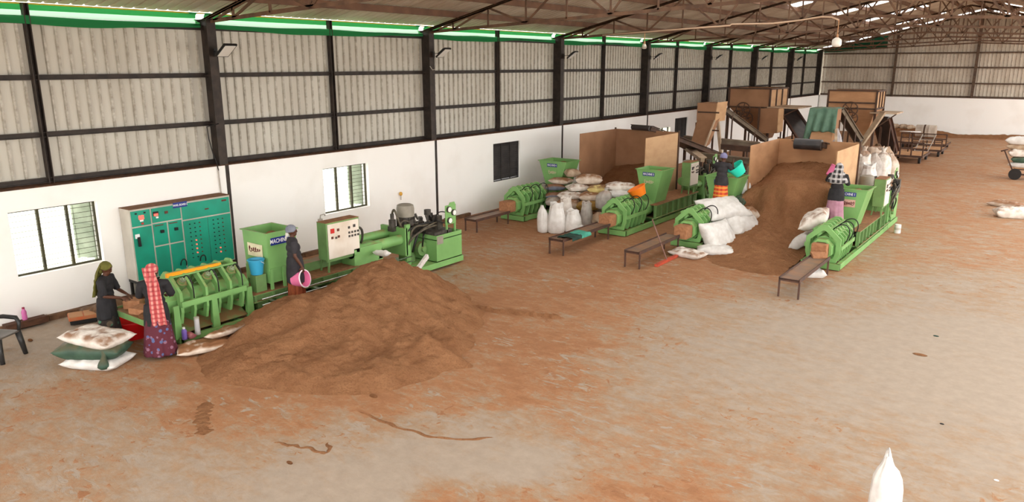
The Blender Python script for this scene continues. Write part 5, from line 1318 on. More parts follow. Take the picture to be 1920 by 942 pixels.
bighopper('big plywood feed hopper on a frame, the left of two, by the dark wall columns', 37.0, (1368, 164), (1445, 168), (1443, 202), (1367, 200), 2.7, (1418, 262), (1440, 201, 1488), ((1393, 206, 14), (1400, 222, 12), (1381, 215, 8)), pm=M_plyd)
HB = bighopper('big plywood feed hopper on a frame, the right of two, before the end wall', 38.0, (1554, 168), (1645, 172), (1642, 206), (1552, 201), 1.75, (1606, 256), (1632, 211, 1672), ((1594, 205, 13), (1596, 222, 11)), extra=True)
Y = 36.2
t = thing('hopper_skirt', 'brown plywood skirt box hung under the left feed hopper', 'box', (0, 0, 0))
hexa(MB(), [AY(1426, 204, Y), AY(1459, 204, Y), AY(1456, 250, Y), AY(1421, 250, Y)], (0, .75, 0)).build('panel', M_plyd, t)
hexa(MB(), [AY(1459, 204, Y) + Vector((.01, 0, 0)), AY(1459, 204, Y) + Vector((.01, .8, 0)), AY(1456, 248, Y) + Vector((.01, .8, 0)), AY(1456, 248, Y) + Vector((.01, 0, 0))], (.03, 0, 0)).build('side_board', M_plyl, t)
p = AY(1421, 252, Y); MB().beam((p.x, p.y - .05, AY(1421, 200, Y).z), (p.x, p.y - .05, 0), .08, .08).build('post', M_frame, t)
# inclined conveyors between them
def incl(label, a, ya, b, yb, w_, rail=None): conveyor(label, AY(b[0], b[1], yb), AY(a[0], a[1], ya), w_, rail)
incl('inclined conveyor running down to the right from the plywood elevator head', (1357, 206), 33.0, (1432, 262), 34.5, .55, M_chan)
incl('steep dark conveyor on the right side of the left feed hopper', (1476, 207), 38.5, (1512, 262), 37.5, .9, M_rust)
incl('inclined conveyor in front of the right feed hopper', (1573, 206), 35.0, (1608, 262), 36.0, .42, M_chan)
incl('steep dark conveyor on the right side of the right feed hopper', (1652, 222), 39.5, (1667, 284), 40.5, .8, M_rust)
t = tag(MB().beam(AY(1656, 211, 37.7), AY(1612, 274, 36.5), .26, .10).build('chute_plank', mat('grey_channel', (170, 150, 124), .6, (140, 116, 92), 3, 4)), 'pale grey channel propped diagonally against the right feed hopper', 'channel')
# green tarpaulin over the second elevator head
Y = 33.0
t = thing('elevator_head', 'plywood elevator head under the green tarpaulin', 'elevator', (0, 0, 0))
q = [AY(1524, 204, Y), AY(1566, 204, Y), AY(1562, 246, Y), AY(1522, 245, Y)]
hexa(MB(), q, (0, 1.1, 0)).build('head_box', M_plyd, t)
bt = [AY(1517, 266, 31.8), AY(1558, 267, 31.8)]
hexa(MB(), [q[3], q[2], bt[1], bt[0]], (0, .6, .1)).build('chute', M_ply, t)
for p in (q[2], q[3]): MB().beam(p + Vector((0, .9, .4)), (p.x, p.y + .9, 0), .08, .08).build('leg', M_frame, t)
for p in bt: MB().beam(p + Vector((0, .4, 0)), (p.x, p.y + .4, 0), .06, .06).build('leg', M_frame, t)
MB().beam(q[2] + Vector((.12, -.05, .1)), bt[1] + Vector((.2, -.05, 0)), .10, .05).build('chute_edge', M_alu, t)
M_tarp = mat('tarpaulin', (100, 134, 114), .6, (80, 112, 94), 3, 5, dust=.5, dlo=.4, dhi=.7)
tx0, tx1 = q[0].x - .1, q[1].x + .12; tzz = q[0].z + .03
def tf(u, v):
    x = tx0 + (tx1 - tx0) * u
    k = mnoise.noise(Vector((u * 7, v * 3, 1)))
    if v < .28: f = v / .28; return (x, Y + 1.15 - f * 1.2, tzz + .03 * k)
    f = (v - .28) / .72; drop = .95 if .3 < u < .82 else 1.25 + .35 * max(0, .3 - u) / .3
    if u < .3: drop = 1.0 + .9 * (.3 - u) / .3
    return (x - .16 * f * (1 - u) * 1.4, Y - .05 - .10 * f - .07 * math.sin(u * 22) * f, tzz - f * drop + .03 * k)
tag(MB().grid(44, 30, tf).build('tarpaulin', M_tarp, smooth=True, solid=.012), 'faded green tarpaulin draped over the second elevator head', 'tarpaulin')
p = AY(1570, 238, 33.6); upsack('pale plastic sheet hanging beside the tarpaulin chute', (p.x, p.y, 1.0), sackmat('plastic_sheet', (190, 184, 184), (170, 166, 170)), .24, 1.25, 140, .3, .6, 'closed').__setitem__('category', 'sheet')
# long steel channels lying at mid height behind the middle presses
def chan(label, a, b, ya, yb, w_=.14, h=.2, m=None):
    pa, pb = AY(a[0], a[1], ya), AY(b[0], b[1], yb)
    t = thing('steel_channel', label, 'channel', (0, 0, 0), 0, 'steel channels of the conveyor line')
    MB().beam(pa, pb, w_, h * .25).beam(pa + Vector((0, 0, -h * .5)), pb + Vector((0, 0, -h * .5)), w_ * .5, h).build('web', m or M_chan, t)
    for f in (.12, .88): q_ = pa.lerp(pb, f); MB().beam((q_.x, q_.y, q_.z - .1), (q_.x, q_.y, 0), .05, .05).build('leg', M_frame, t)
chan('grey steel channel running level in front of the inclined conveyor', (1353, 261), (1425, 268), 30.0, 30.3, .2, .24)
chan('second grey channel lower down in front of the first', (1352, 271), (1408, 276), 29.4, 29.6, .16, .2, M_frame)
chan('long pale channel low behind the purple capped worker', (1304, 286), (1410, 298), 27.5, 27.8, .2, .2)
chan('steel channel sloping down behind the MACHINE 3 control box', (1279, 268), (1318, 296), 28.5, 26.5, .3, .16, M_alu)
chan('grey channel at the foot of the plywood elevator head', (1284, 256), (1308, 259), 32.0, 32.0, .3, .3)
# spare machine parts heaped between bins: a pump frame
t = thing('gearbox', 'greasy gearbox and pipes standing behind the MACHINE 3 control box', 'machine', (5.9, 27.3, 0))
rg = random.Random(5); m = MB()
for k in range(14): m.box((rg.uniform(-.7, .8), rg.uniform(-.3, .4), rg.uniform(.15, 1.0)), (rg.uniform(.1, .4), rg.uniform(.1, .3), rg.uniform(.08, .3)), rz=rg.random())
m.bb(-.7, .8, -.3, .4, 0, .2); m.build('housing', M_iron, t)
m = MB()
for k in range(6): a = Vector((rg.uniform(-.7, .7), -.3, rg.uniform(.3, 1.1))); m.tube(bez(a, a + Vector((.2, -.2, .3)), a + Vector((.4, -.1, .2)), a + Vector((.5, .1, -.3))), .03, 7)
m.build('pipes', M_hose, t, smooth=True)
# =================================================================== CARTS, TROLLEY, FAR END
M_cart = mat('cart_iron', (70, 50, 42), .6, (90, 64, 50), 4, 4); M_deck = mat('cart_deck', (196, 150, 106), .8, (170, 124, 84), 4, 5); M_tyre = mat('tyre', (38, 34, 32), .7)
def cart(label, x0, x1, y0, y1, deck, rail, bars, mid=False):
    t = thing('platform_cart', label, 'cart', ((x0 + x1) / 2, y0, 0), 0, 'flat carts by the end wall'); w2 = (x1 - x0) / 2; L_ = y1 - y0
    MB().bb(-w2, w2, 0, L_, deck - .03, deck).build('deck', M_deck, t)
    MB().bb(-w2, w2, -.03, .03, deck - .1, deck).bb(-w2, w2, L_ - .03, L_ + .03, deck - .1, deck).bb(-w2 - .03, -w2 + .03, 0, L_, deck - .1, deck).bb(w2 - .03, w2 + .03, 0, L_, deck - .1, deck).build('chassis', M_cart, t)
    r = MB()
    for k in range(bars + 1): x = -w2 + 2 * w2 * k / bars; r.bb(x - .03, x + .03, -.03, .03, deck, rail)
    r.bb(-w2, w2, -.03, .03, rail - .06, rail); r.bb(-w2, w2, -.025, .025, (deck + rail) / 2 - .03, (deck + rail) / 2 + .03)
    if mid: r.bb(-w2, w2, -.025, .025, deck + (rail - deck) * .75 - .02, deck + (rail - deck) * .75 + .02)
    r.build('rail', M_cart, t)
    for sx in (-1, 1):
        for yy in (.12, L_ - .2):
            MB().cyl((sx * (w2 - .12) - .05, yy, .16), (sx * (w2 - .12) + .05, yy, .16), .16, n=16).build('wheel', M_tyre, t, smooth=True, auto=True)
            MB().bb(sx * (w2 - .12) - .02, sx * (w2 - .12) + .02, yy - .08, yy + .08, .16, deck - .06).build('fork', M_cart, t)
    return t
cart('flat iron cart with a barred end rail, nearest of the three carts', 8.40, 9.95, 42.5, 44.9, .40, 1.08, 3)
cart('flat cart standing right behind the nearest cart', 8.85, 10.3, 46.3, 48.2, .38, .92, 2, True)
cart('farthest cart with a wide low rail near the end wall', 7.6, 10.0, 50.6, 52.6, .30, .90, 4)
t = thing('handle_bar', 'T shaped tow bar standing on the nearest cart', 'handle', (9.0, 44.3, .40)); MB().cyl((0, 0, 0), (0, 0, 1.05), .03, n=8).build('shaft', M_cart, t, smooth=True); MB().cyl((-.5, 0, 1.05), (.5, 0, 1.05), .03, n=8).build('grip', M_wh, t, smooth=True)
t = thing('ladder', 'pale grey ladder leaning on the rail of the second cart', 'ladder', (9.35, 46.0, 0))
for s in (-.32, .32): MB().beam((s, 0, .2), (s + .3, .25, 1.2), .06, .03).build('stile', M_cable, t)
for k in range(5): MB().beam((-.32 + .06 * k, .05 * k, .3 + .2 * k), (.32 + .06 * k, .05 * k, .3 + .2 * k), .03, .03).build('rung', M_cable, t)
p = G(1738, 256)
t = thing('steel_drum', 'pale steel drum lying on its side at the foot of the end wall', 'drum', (p.x, 58.6, .42))
MB().lathe([(0, -.62), (.38, -.62), (.42, -.60), (.42, -.2), (.435, -.18), (.42, -.16), (.42, .18), (.435, .2), (.42, .22), (.42, .6), (.38, .62), (0, .62)], M=Matrix.Rotation(PI / 2, 3, 'Y'), n=26).build('body', mat('drum_pale', (206, 194, 180), .4, (180, 164, 148), 3, 4), t, smooth=True, auto=True)
MB().cyl((-.12, 0, 0), (-.02, 0, 0), .44, n=26).build('band', M_frame, t, smooth=True, auto=True)
fz = rbf([(5.2, 60, .55), (7, 60.2, .5), (8.5, 60.3, .3), (9.5, 60.4, .15), (11, 60.4, .2), (13, 60.4, .3), (15, 60.4, .3), (17, 60.4, .2), (5.2, 58.4, 0), (7, 58.2, 0), (8.6, 58.4, 0), (9.5, 59, 0), (11, 59.4, -.02), (13, 59.4, 0), (15, 59.4, 0), (17, 59.4, 0), (4, 60, .3), (4, 58, 0)])
heap('coir_bank', 'low bank of coir along the foot of the end wall', fz, 3.8, 17, 57.9, 60.58, .16, M_coird, .06)
for k, (a, y_, l) in enumerate(((1668, 60.0, .6), (1677, 59.9, .5), (1692, 60.0, .7), (1704, 60.0, .8))):
    q = AY(a, 250, y_); sack('pale scrap sack number %s of the scrap row lying on the bank at the end wall' % ['one', 'two', 'three', 'four'][k], (q.x, y_, .48 - .03 * k), .3 * k, S_tan, l, .4, .3, 150 + k).__setitem__('label', ['pale scrap bundle at the far wall, beside the hopper conveyor', 'small twisted scrap bundle at the far wall', 'flat scrap bundle at the far wall, second from the drum', 'long scrap bundle at the far wall next to the drum'][k])
# hand truck with sacks at the right edge
t = thing('hand_truck', 'two wheeled hand truck loaded with sacks at the right edge', 'trolley', (14.1, 39.0, 0), 0)
for xx in (-.02, .95): MB().cyl((xx, -.06, .24), (xx, .06, .24), .24, n=22).cyl((xx, -.075, .24), (xx, .075, .24), .09, n=14).build('wheel', M_tyre, t, smooth=True, auto=True)
MB().bb(-.1, 1.5, .1, .16, .42, .48).bb(-.1, 1.5, .8, .86, .42, .48).bb(-.1, -.04, .1, .86, .42, .48).bb(-.05, 1.2, .02, .05, .2, .28).build('chassis', M_cart, t)
MB().bb(-.1, 1.5, .1, .86, .48, .50).build('deck', M_deck, t)
MB().tube([(-.12, .12, .35), (-.30, .05, .75), (-.52, 0, 1.22)], .028, 8).tube([(-.66, .0, 1.2), (-.40, .0, 1.30)], .03, 8).build('handle', M_rust, t, smooth=True)
HT = [((.45, .45, .50), S_w, .95, .6, .26, 'white sack at the bottom of the hand truck load'), ((.55, .42, .72), S_gr, 1.05, .6, .3, 'dark green sack second from the bottom on the hand truck'), ((.35, .40, .98), S_wd, .95, .6, .34, 'bulging white sack in the middle of the hand truck load'), ((.40, .45, 1.28), S_tan, 1.25, .6, .26, 'tan sack near the top of the hand truck load'), ((.45, .45, 1.50), S_w, 1.5, .65, .34, 'large white sack on top of the hand truck load')]
for k, (o, m, l, w2, h, lb) in enumerate(HT): sack(lb, Vector((13.8, 39.0, 0)) + Vector(o), .15 * (k % 3 - 1), m, l, w2, h, 170 + k, group='sacks on the hand truck')
for k, (x, y, z, m, lb) in enumerate(((14.9, 46.0, 0, S_wd, 'dusty sack at the base of the far stack behind the hand truck'), (14.6, 46, .30, S_tan, 'tan sack in the far stack behind the hand truck'), (15.0, 46, .58, S_wd, 'white sack in the far stack behind the hand truck'), (14.9, 46.1, .86, S_bl, 'blue grey sack in the far stack behind the hand truck'), (14.85, 46, 1.12, S_ye, 'yellow sack near the top of the far stack behind the hand truck'), (14.5, 46.1, 1.30, S_gr, 'green sack poking out of the top of the far stack'), (15.1, 46.1, 1.40, S_tan, 'topmost tan sack of the far stack behind the hand truck'))):
    sack(lb, (x, y, z), .2 * k, m, 1.5 if k != 5 else 1.0, .8, .34, 180 + k, ry=-.5 if k == 5 else 0, group='far stack of sacks')
for k, (a, b, l, r, m, lb) in enumerate(((1888, 388, 1.15, -.3, S_br, 'flattened dusty sack on the floor below the hand truck, farthest of three'), (1898, 408, 1.1, .3, S_wd, 'half empty white sack on the floor below the hand truck, left of three'), (1918, 406, 1.0, 1.1, S_br, 'brown topped sack on the floor cut by the right edge'))):
    q = G(a, b); sack(lb, q, r, m, l, .62, .36 if k else .2, 195 + k, pinch=.1, group='floor sacks at the right edge')
# =================================================================== PEOPLE
M_skin = mat('skin', (88, 54, 38), .5, (78, 46, 32), 8, 3)
def limb(mb, pts, rs, n=14):
    mb.tube(pts, rs, n)
    for p, r in ((pts[0], rs[0]), (pts[-1], rs[-1])): mb.ell(p, (r, r, r), 12, 8)
def hand(mb, w, d, pn, curl=.6, side=1):
    """palm and five separate bent fingers from the wrist w along d; pn = palm side"""
    w = Vector(w); d = Vector(d).normalized(); pn = Vector(pn); pn = (pn - d * pn.dot(d)).normalized(); s = d.cross(pn) * side
    M = Matrix((s, d, pn)).transposed()
    mb.ell(w + d * .045, (.042, .055, .019), 12, 8, M)
    mb.ell(w, (.026, .03, .022), 10, 6, M)
    for k, l in enumerate((.068, .078, .073, .058)):
        b = w + d * (.085 - .006 * abs(k - 1.2)) + s * (-.030 + .020 * k)
        a1 = .35 * curl; a2 = 1.2 * curl; a3 = 2.0 * curl
        p1 = b + (d * math.cos(a1) + pn * math.sin(a1)) * l * .45
        p2 = p1 + (d * math.cos(a2) + pn * math.sin(a2)) * l * .32
        p3 = p2 + (d * math.cos(a3) + pn * math.sin(a3)) * l * .25
        limb(mb, [b - d * .02, b, p1, p2, p3], [.0095, .0095, .0088, .008, .007], 8)
    t0 = w + d * .03 - s * .035; t1 = t0 + (d * .6 - s * .55 + pn * .3).normalized() * .035; t2 = t1 + (d * .8 - s * .1 + pn * .5).normalized() * .032
    limb(mb, [t0, t1, t2], [.012, .0105, .008], 8)
def person(label, loc, rz, H=1.55, lean=0.0, larm=None, rarm=None, hands=(None, None), shirt=None, skirt=None, hem=.62, sleeve=.75, head_turn=0.0, nod=0.0, bulk=1.0, skirt_hem=.07, hidefeet=False, skw=(.17, .23)):
    k = H / 1.60
    t = thing('person', label, 'person', loc, rz, None)
    def V(x, y, z): return Vector((x * k, y * k, z * k))
    sl, cl = math.sin(lean), math.cos(lean)
    def T(x, y, z):  # point on the leaning trunk, hips at z .88
        if z <= .88: return V(x, y, z)
        h = z - .88; return V(x, y * cl + h * sl, .88 + h * cl - y * sl * .5)
    body = MB()
    for s in (-1, 1):
        limb(body, [V(s * .09, 0, .88), V(s * .095, .015, .48), V(s * .09, -.01, .27), V(s * .09, -.015, .08)], [.085 * k, .058 * k, .05 * k, .036 * k])
        body.ell(V(s * .095, .05, .035), (.042 * k, .115 * k, .034 * k)); body.ell(V(s * .09, -.03, .04), (.036 * k, .045 * k, .04 * k))
    for (z, rx, ry) in ((.90, .16, .115), (1.02, .14, .105), (1.16, .155, .11), (1.27, .165, .105)): body.ell(T(0, 0, z), (rx * k, ry * k, .12 * k))
    nk = T(0, .01, 1.36); hd = T(0, .03, 1.50)
    limb(body, [T(0, 0, 1.30), nk, hd], [.062 * k, .05 * k, .05 * k])
    R = Matrix.Rotation(head_turn, 3, 'Z') @ Matrix.Rotation(nod - lean * .5, 3, 'X')
    def Hd(x, y, z): return hd + R @ (Vector((x, y, z)) * k)
    body.ell(Hd(0, -.008, .025), (.074 * k, .092 * k, .098 * k), 18, 14, R); body.ell(Hd(0, .028, -.055), (.05 * k, .052 * k, .055 * k), 14, 10, R)
    body.ell(Hd(0, .086, -.015), (.013 * k, .018 * k, .022 * k), 10, 8, R); body.ell(Hd(0, .088, .012), (.009 * k, .012 * k, .025 * k), 8, 6, R)
    body.ell(Hd(0, .070, -.055), (.024 * k, .012 * k, .008 * k), 10, 6, R); body.ell(Hd(0, .068, -.070), (.02 * k, .012 * k, .007 * k), 10, 6, R); body.ell(Hd(0, .07, .038), (.05 * k, .018 * k, .012 * k), 12, 6, R)
    for s in (-1, 1): body.ell(Hd(s * .073, -.005, -.005), (.012 * k, .022 * k, .032 * k), 8, 8, R)
    arms = []
    for s, arm, hs in ((-1, larm, hands[0]), (1, rarm, hands[1])):
        sh = T(s * .175, 0, 1.305); el = Vector(arm[0]) * k; wr = Vector(arm[1]) * k
        limb(body, [sh, sh.lerp(el, .5), el, el.lerp(wr, .45), wr], [.05 * k, .044 * k, .036 * k, .034 * k, .024 * k])
        d = (wr - el).normalized(); d = Vector(hs[0]) if hs and hs[0] else d
        hand(body, wr + d * .012, d, hs[1] if hs else (-s, 0, 0), hs[2] if hs else .6, s)
        arms.append((s, sh, el, wr))
    fuse(body, 'body', M_skin, t, .0075, 3)
    ey = MB()
    for s in (-1, 1): ey.ell(Hd(s * .030, .072, .012), (.013 * k, .008 * k, .007 * k), 10, 6, R)
    ey.build('eyes', mat('eye', (60, 50, 46), .2), t, smooth=True)
    # shirt
    c = MB(); b = bulk
    for (z, rx, ry) in ((1.27, .175, .118), (1.16, .172, .13 * b), (1.02, .165, .132 * b), (.90, .185, .145 * b)): c.ell(T(0, 0, z), (rx * k, ry * k, .13 * k), 18, 10)
    c.ell(T(0, 0, 1.335), (.12 * k, .075 * k, .045 * k), 14, 8)
    n = 22; ring = []
    hz = [(.96, .18, .14), (.82, .205, .16), (hem, .215, .172)]
    vs = []
    for (z, rx, ry) in hz:
        for i in range(n): a = 2 * PI * i / n; vs.append(T(rx * math.cos(a), ry * b * math.sin(a), z) if z > .88 else V(rx * math.cos(a), ry * b * math.sin(a), z + .012 * math.sin(3 * a)))
    fs = [(r * n + i, r * n + (i + 1) % n, (r + 1) * n + (i + 1) % n, (r + 1) * n + i) for r in range(2) for i in range(n)] + [tuple(range(n - 1, -1, -1)), tuple(range(2 * n, 3 * n))]
    c.add(vs, fs)
    for s, sh, el, wr in arms:
        e = sh.lerp(el, sleeve) if sleeve <= 1 else el.lerp(wr, sleeve - 1)
        pts = [T(s * .11, 0, 1.30), sh] + ([el] if sleeve > 1 else []) + [e]
        rr = [.084 * k, .08 * k] + ([.056 * k] if sleeve > 1 else []) + [(.052 if sleeve > 1 else .062) * k]
        c.tube(pts, rr, 16)
    fuse(c, 'shirt', shirt, t, .011, 2, wrinkle=.010)
    # skirt
    sk = MB(); n = 56; m = 22
    def sf(u, v):
        a = 2 * PI * u; z = .86 - (.86 - skirt_hem) * v
        rx = .17 + (skw[0] - .17 + .06) * v ** .8; ry = .135 + (skw[0] - .155 + .05) * v ** .8
        fold = 1 + (.07 * math.sin(a * 7 + 2 * mnoise.noise(Vector((math.cos(a), math.sin(a), v)))) + .05 * math.sin(a * 13 + 1)) * v
        return V(rx * fold * math.cos(a), ry * fold * math.sin(a), z)
    sk.grid(n + 1, m, sf); sk.build('skirt', skirt, t, smooth=True, solid=.006)
    return t, T, Hd, R, k
def cap(t, Hd, R, k, m, name='headscarf', back=.02, r=(.088, .108, .104), z=.038, face=True):
    """cloth wound over the crown, open at the face"""
    mb = MB(); c = Hd(0, -.016 - back * .3, z)
    vs = []; n, mm = 26, 14
    def fn(u, v):
        a = 2 * PI * u; b = PI / 2 - v * PI * (.62 if face else .5)
        front = max(0, math.sin(a)) ** 1.5
        b = max(b, -.9 + 1.28 * front) if face else b
        w_ = 1 + .05 * mnoise.noise(Vector((math.cos(a) * 3, math.sin(a) * 3, b * 4)))
        return c + R @ (Vector((r[0] * math.cos(b) * math.cos(a), r[1] * math.cos(b) * math.sin(a), r[2] * math.sin(b))) * k * w_)
    mb.grid(n + 1, mm, fn)
    return mb.build(name, m, t, smooth=True, solid=.01)
def drape(t, T, Hd, k, m, z1, w0, w1, off=.0, dx=0.0, name='scarf_end', thick=.018):
    """scarf hanging from the head down the back"""
    mb = MB(); a = Hd(0, -.10, .06)
    def fn(u, v):
        x = (u - .5) * (w0 + (w1 - w0) * v)
        if v < .25:
            f = v / .25; q = T(0, -.135, 1.30); p = a.lerp(q, f); p = Vector((p.x, p.y - .02 * math.sin(f * PI), p.z))
        else:
            f = (v - .25) / .75; z = 1.30 - (1.30 - z1) * f; p = T(0, -.150 - .02 * f, max(z, .88)); p.z = p.z if z > .88 else z * k; p.y -= .0
        fold = .018 * math.sin(u * 15 + v * 2) + .012 * mnoise.noise(Vector((u * 5, v * 5, 2)))
        return p + Vector(((x + dx * v) * k, fold - .25 * (x * x) * -1.2, 0))
    mb.grid(20, 30, fn); return mb.build(name, m, t, smooth=True, solid=thick)
def check(name, c1, c2, c3, sc=14.0):
    m = bpy.data.materials.new(name); m.use_nodes = True; nt = m.node_tree; N = nt.nodes; L = nt.links; b = N['Principled BSDF']; b.inputs['Roughness'].default_value = .85
    tc = N.new('ShaderNodeTexCoord'); sx = N.new('ShaderNodeSeparateXYZ'); L.new(tc.outputs['Object'], sx.inputs[0])
    def stripe(o, f, th):
        a = N.new('ShaderNodeMath'); a.operation = 'MULTIPLY'; a.inputs[1].default_value = f; L.new(o, a.inputs[0])
        c = N.new('ShaderNodeMath'); c.operation = 'FRACT'; L.new(a.outputs[0], c.inputs[0])
        g = N.new('ShaderNodeMath'); g.operation = 'GREATER_THAN'; g.inputs[1].default_value = th; L.new(c.outputs[0], g.inputs[0]); return g.outputs[0]
    m1 = N.new('ShaderNodeMix'); m1.data_type = 'RGBA'; m1.inputs[6].default_value = lin(c1); m1.inputs[7].default_value = lin(c2); L.new(stripe(sx.outputs[0], sc, .55), m1.inputs[0])
    m2 = N.new('ShaderNodeMix'); m2.data_type = 'RGBA'; L.new(m1.outputs[2], m2.inputs[6]); m2.inputs[7].default_value = lin(c3)
    mu = N.new('ShaderNodeMath'); mu.operation = 'MULTIPLY'; mu.inputs[1].default_value = .7; L.new(stripe(sx.outputs[2], sc, .6), mu.inputs[0]); L.new(mu.outputs[0], m2.inputs[0])
    L.new(m2.outputs[2], b.inputs['Base Color']); MATS[name] = m; return m
def floral(name, c1, c2, c3, sc=12.0):
    m = bpy.data.materials.new(name); m.use_nodes = True; nt = m.node_tree; N = nt.nodes; L = nt.links; b = N['Principled BSDF']; b.inputs['Roughness'].default_value = .85
    tc = N.new('ShaderNodeTexCoord'); v = N.new('ShaderNodeTexVoronoi'); v.inputs['Scale'].default_value = sc; L.new(tc.outputs['Object'], v.inputs['Vector'])
    mr = N.new('ShaderNodeMapRange'); mr.inputs[1].default_value = .28; mr.inputs[2].default_value = .36; mr.inputs[3].default_value = 1; mr.inputs[4].default_value = 0; L.new(v.outputs[0], mr.inputs[0])
    n = N.new('ShaderNodeTexNoise'); n.inputs['Scale'].default_value = 6; L.new(tc.outputs['Object'], n.inputs['Vector'])
    g = N.new('ShaderNodeMath'); g.operation = 'GREATER_THAN'; g.inputs[1].default_value = .52; L.new(n.outputs[0], g.inputs[0])
    a = N.new('ShaderNodeMix'); a.data_type = 'RGBA'; a.inputs[6].default_value = lin(c2); a.inputs[7].default_value = lin(c3); L.new(g.outputs[0], a.inputs[0])
    o = N.new('ShaderNodeMix'); o.data_type = 'RGBA'; o.inputs[6].default_value = lin(c1); L.new(a.outputs[2], o.inputs[7]); L.new(mr.outputs[0], o.inputs[0])
    L.new(o.outputs[2], b.inputs['Base Color']); MATS[name] = m; return m
def face_to(dx, dy): return math.atan2(dy, dx) - PI / 2
M_shirt = mat('charcoal_shirt', (42, 41, 43), .85, (34, 33, 36), 8, 3); M_shirt2 = mat('grey_shirt', (54, 52, 55), .85, (44, 42, 46), 8, 3)
M_olive = mat('olive_scarf', (108, 104, 44), .85, (88, 86, 38), 9, 4); M_redck = check('red_check', (188, 84, 84), (212, 144, 134), (158, 56, 64), 13)
M_greys = mat('grey_scarf', (128, 132, 144), .8, (112, 116, 128), 8, 3); M_lil = mat('lilac_scarf', (132, 130, 164), .8, (112, 110, 146), 8, 3); M_bw = check('black_white_check', (46, 44, 46), (150, 148, 148), (200, 196, 196), 8)
M_sk1 = floral('green_print', (52, 44, 40), (78, 132, 104), (110, 96, 80), 6); M_sk2 = floral('maroon_print', (88, 30, 46), (136, 96, 116), (84, 96, 140), 11)
M_sk3 = mat('rust_skirt', (150, 80, 46), .85, (120, 56, 34), 7, 4, stretch=(3, 3, .6)); M_sk4 = check('orange_check', (214, 90, 36), (190, 60, 40), (226, 170, 70), 9); M_sk5 = mat('mauve_skirt', (176, 132, 148), .85, (156, 112, 130), 6, 4)
# woman in the olive scarf
p = G(210, 648)
t, T, Hd, R, k = person('woman in an olive green headscarf and dark shirt bending to the green table', (p.x, p.y, 0), face_to(.78, .62), 1.52, .10, ((-.25, .12, 1.04), (-.12, .34, .98)), ((.25, .12, 1.04), (.12, .34, .98)), ((None, (.5, 0, -.8), .5), (None, (-.5, 0, -.8), .5)), M_shirt, M_sk1, .56, .95, nod=-.25)
cap(t, Hd, R, k, M_olive); drape(t, T, Hd, k, M_olive, .98, .20, .20, dx=.02); 
MB().ell(Hd(0, -.10, -.05), (.06 * k, .05 * k, .07 * k), 12, 8).build('scarf_knot', M_olive, t, smooth=True)
# woman in the red checked scarf
p = G(303, 669)
t, T, Hd, R, k = person('woman with a long red checked headscarf down her back, at the green table', (p.x, p.y, 0), face_to(-.80, .60), 1.60, .10, ((-.26, .12, 1.06), (-.14, .36, 1.0)), ((.26, .12, 1.06), (.16, .36, 1.0)), ((None, (.5, 0, -.8), .5), (None, (-.5, 0, -.8), .5)), M_shirt, M_sk2, .60, .95, head_turn=-.9, nod=-.25, skw=(.20, .25))
cap(t, Hd, R, k, M_redck); drape(t, T, Hd, k, M_redck, .62, .17, .23, dx=.06)
# woman with the pink bucket, standing at the back foot of the heap
zf = .30; cw = Vector((3.74, 8.93, zf))
t, T, Hd, R, k = person('woman in a grey headscarf holding a pink bucket behind the coir heap', cw, face_to(.50, .87), 1.52, -.06, ((-.24, .0, 1.02), (-.26, .10, .82)), ((.245, -.02, 1.02), (.25, .10, .80)), ((None, (.8, .3, 0), .7), ((0, .10, -1), (-.9, .2, 0), 1.0)), M_shirt2, M_sk3, .42, .80, nod=.05, bulk=1.12, skw=(.15, .2))
cap(t, Hd, R, k, M_greys); MB().ell(Hd(-.01, -.11, -.05), (.045 * k, .04 * k, .055 * k), 12, 8).tube([Hd(0, -.12, -.06), Hd(.03, -.15, -.10), Hd(.03, -.15, -.16)], [.02, .018, .012], 8).build('scarf_knot', mat('pale_scarf_knot', (196, 194, 186), .8), t, smooth=True)
Rz = Matrix.Rotation(face_to(.50, .87), 3, 'Z')
hp = cw + Rz @ (Vector((.25, .12, .70)) * k)
bd = Vector((.93, .28, .22)).normalized()
bu = Vector((0, 0, 1)) - bd * bd.z; bu.normalize(); bs = bu.cross(bd)
Mb = Matrix((bs, bu, bd)).transposed()     # bucket axis bd, top of rim towards bu
bo = hp - bd * .27 - bu * .155
t2 = tub('pink bucket hanging from the hand of the woman in the grey scarf', bo, M_pk, .115, .165, .27, 'bucket', rim=M_pw)
t2.rotation_euler = Mb.to_euler()
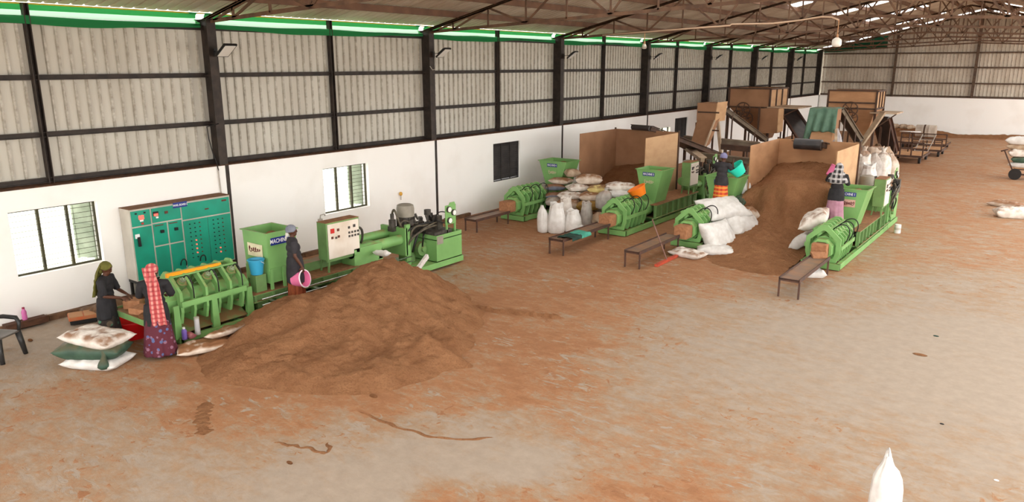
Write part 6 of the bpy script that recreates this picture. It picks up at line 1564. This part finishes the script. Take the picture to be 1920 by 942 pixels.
# worker with the lilac cap, at the second hopper
def at_top(px, py, Y, H): q = AY(px, py, Y); return Vector((q.x, Y, q.z - H * 1.012))
pd = at_top(1356, 289, 20.75, 1.58)
t, T, Hd, R, k = person('worker in a lilac cap and orange checked skirt lifting an aqua tub', pd, face_to(.10, 1), 1.58, .06, ((-.24, .16, 1.12), (-.02, .36, 1.22)), ((.27, .12, 1.16), (.17, .32, 1.34)), ((None, (.9, 0, .2), .5), (None, (.9, .2, .1), .4)), M_shirt2, M_sk4, .72, 1.3, head_turn=-.2, nod=-.1)
cap(t, Hd, R, k, M_lil, r=(.098, .116, .112))
tb = tub('aqua plastic tub lifted by the worker in the lilac cap', AY(1389, 326, 21.08), M_cy, .16, .235, .30, 'tub', tilt=(math.radians(24), math.radians(-34), 0), cat='tub')
# worker in the checked shawl, at the first hopper
pe = at_top(1574, 308, 20.7, 1.58)
t, T, Hd, R, k = person('worker in a black and white checked shawl and mauve skirt emptying a pink tub', pe, face_to(-.12, 1), 1.58, .05, ((-.27, .12, 1.16), (-.17, .34, 1.32)), ((.25, .12, 1.08), (.04, .34, 1.20)), ((None, (.6, .3, .4), .4), (None, (-.6, .3, .4), .4)), M_shirt, M_sk5, .66, 1.3, head_turn=.15, nod=-.1, skw=(.18, .2))
cap(t, Hd, R, k, M_bw, r=(.094, .112, .108))
mb = MB()
def sh(u, v):
    a = PI * (-.12 + 1.24 * u) + PI; rr = .10 + .13 * v ** .7; z = 1.40 - .26 * v ** 1.3
    return T(rr * 1.12 * math.cos(a), rr * .82 * math.sin(a) + .01, z) + Vector((0, 0, .015 * mnoise.noise(Vector((u * 6, v * 4, 0)))))
mb.grid(34, 14, sh).build('shawl', M_bw, t, smooth=True, solid=.016); drape(t, T, Hd, k, M_bw, 1.12, .20, .34, name='shawl_fall')
tub('pink tub tipped up by the worker in the checked shawl', AY(1557, 333, 21.0), M_pk, .15, .21, .28, 'tub', tilt=(math.radians(-25), math.radians(35), 0), cat='tub')
for (q, lb) in ((pd, 'steel step plate under the worker in the lilac cap'), (pe, 'steel step plate under the worker in the checked shawl')):
    tt = thing('step_plate', lb, 'step', (q.x, q.y, 0)); MB().bb(-.17, .17, -.12, .16, q.z - .03, q.z).build('plate', M_gd, tt)
    for sx in (-.14, .14): MB().bb(sx - .015, sx + .015, -.02, .02, .0, q.z - .03).build('leg', M_gd, tt)

p = G(1682, 437)
t = thing('tin_can', 'small white tin can on the floor at the far end of the first press', 'can', (p.x, p.y, 0))
MB().cyl((0, 0, 0), (0, 0, .26), .09, n=18).build('body', mat('can_white', (224, 222, 218), .4), t, smooth=True, auto=True); MB().cyl((0, 0, .10), (0, 0, .17), .0915, n=18).build('band', M_bl if False else M_cab, t, smooth=True, auto=True)
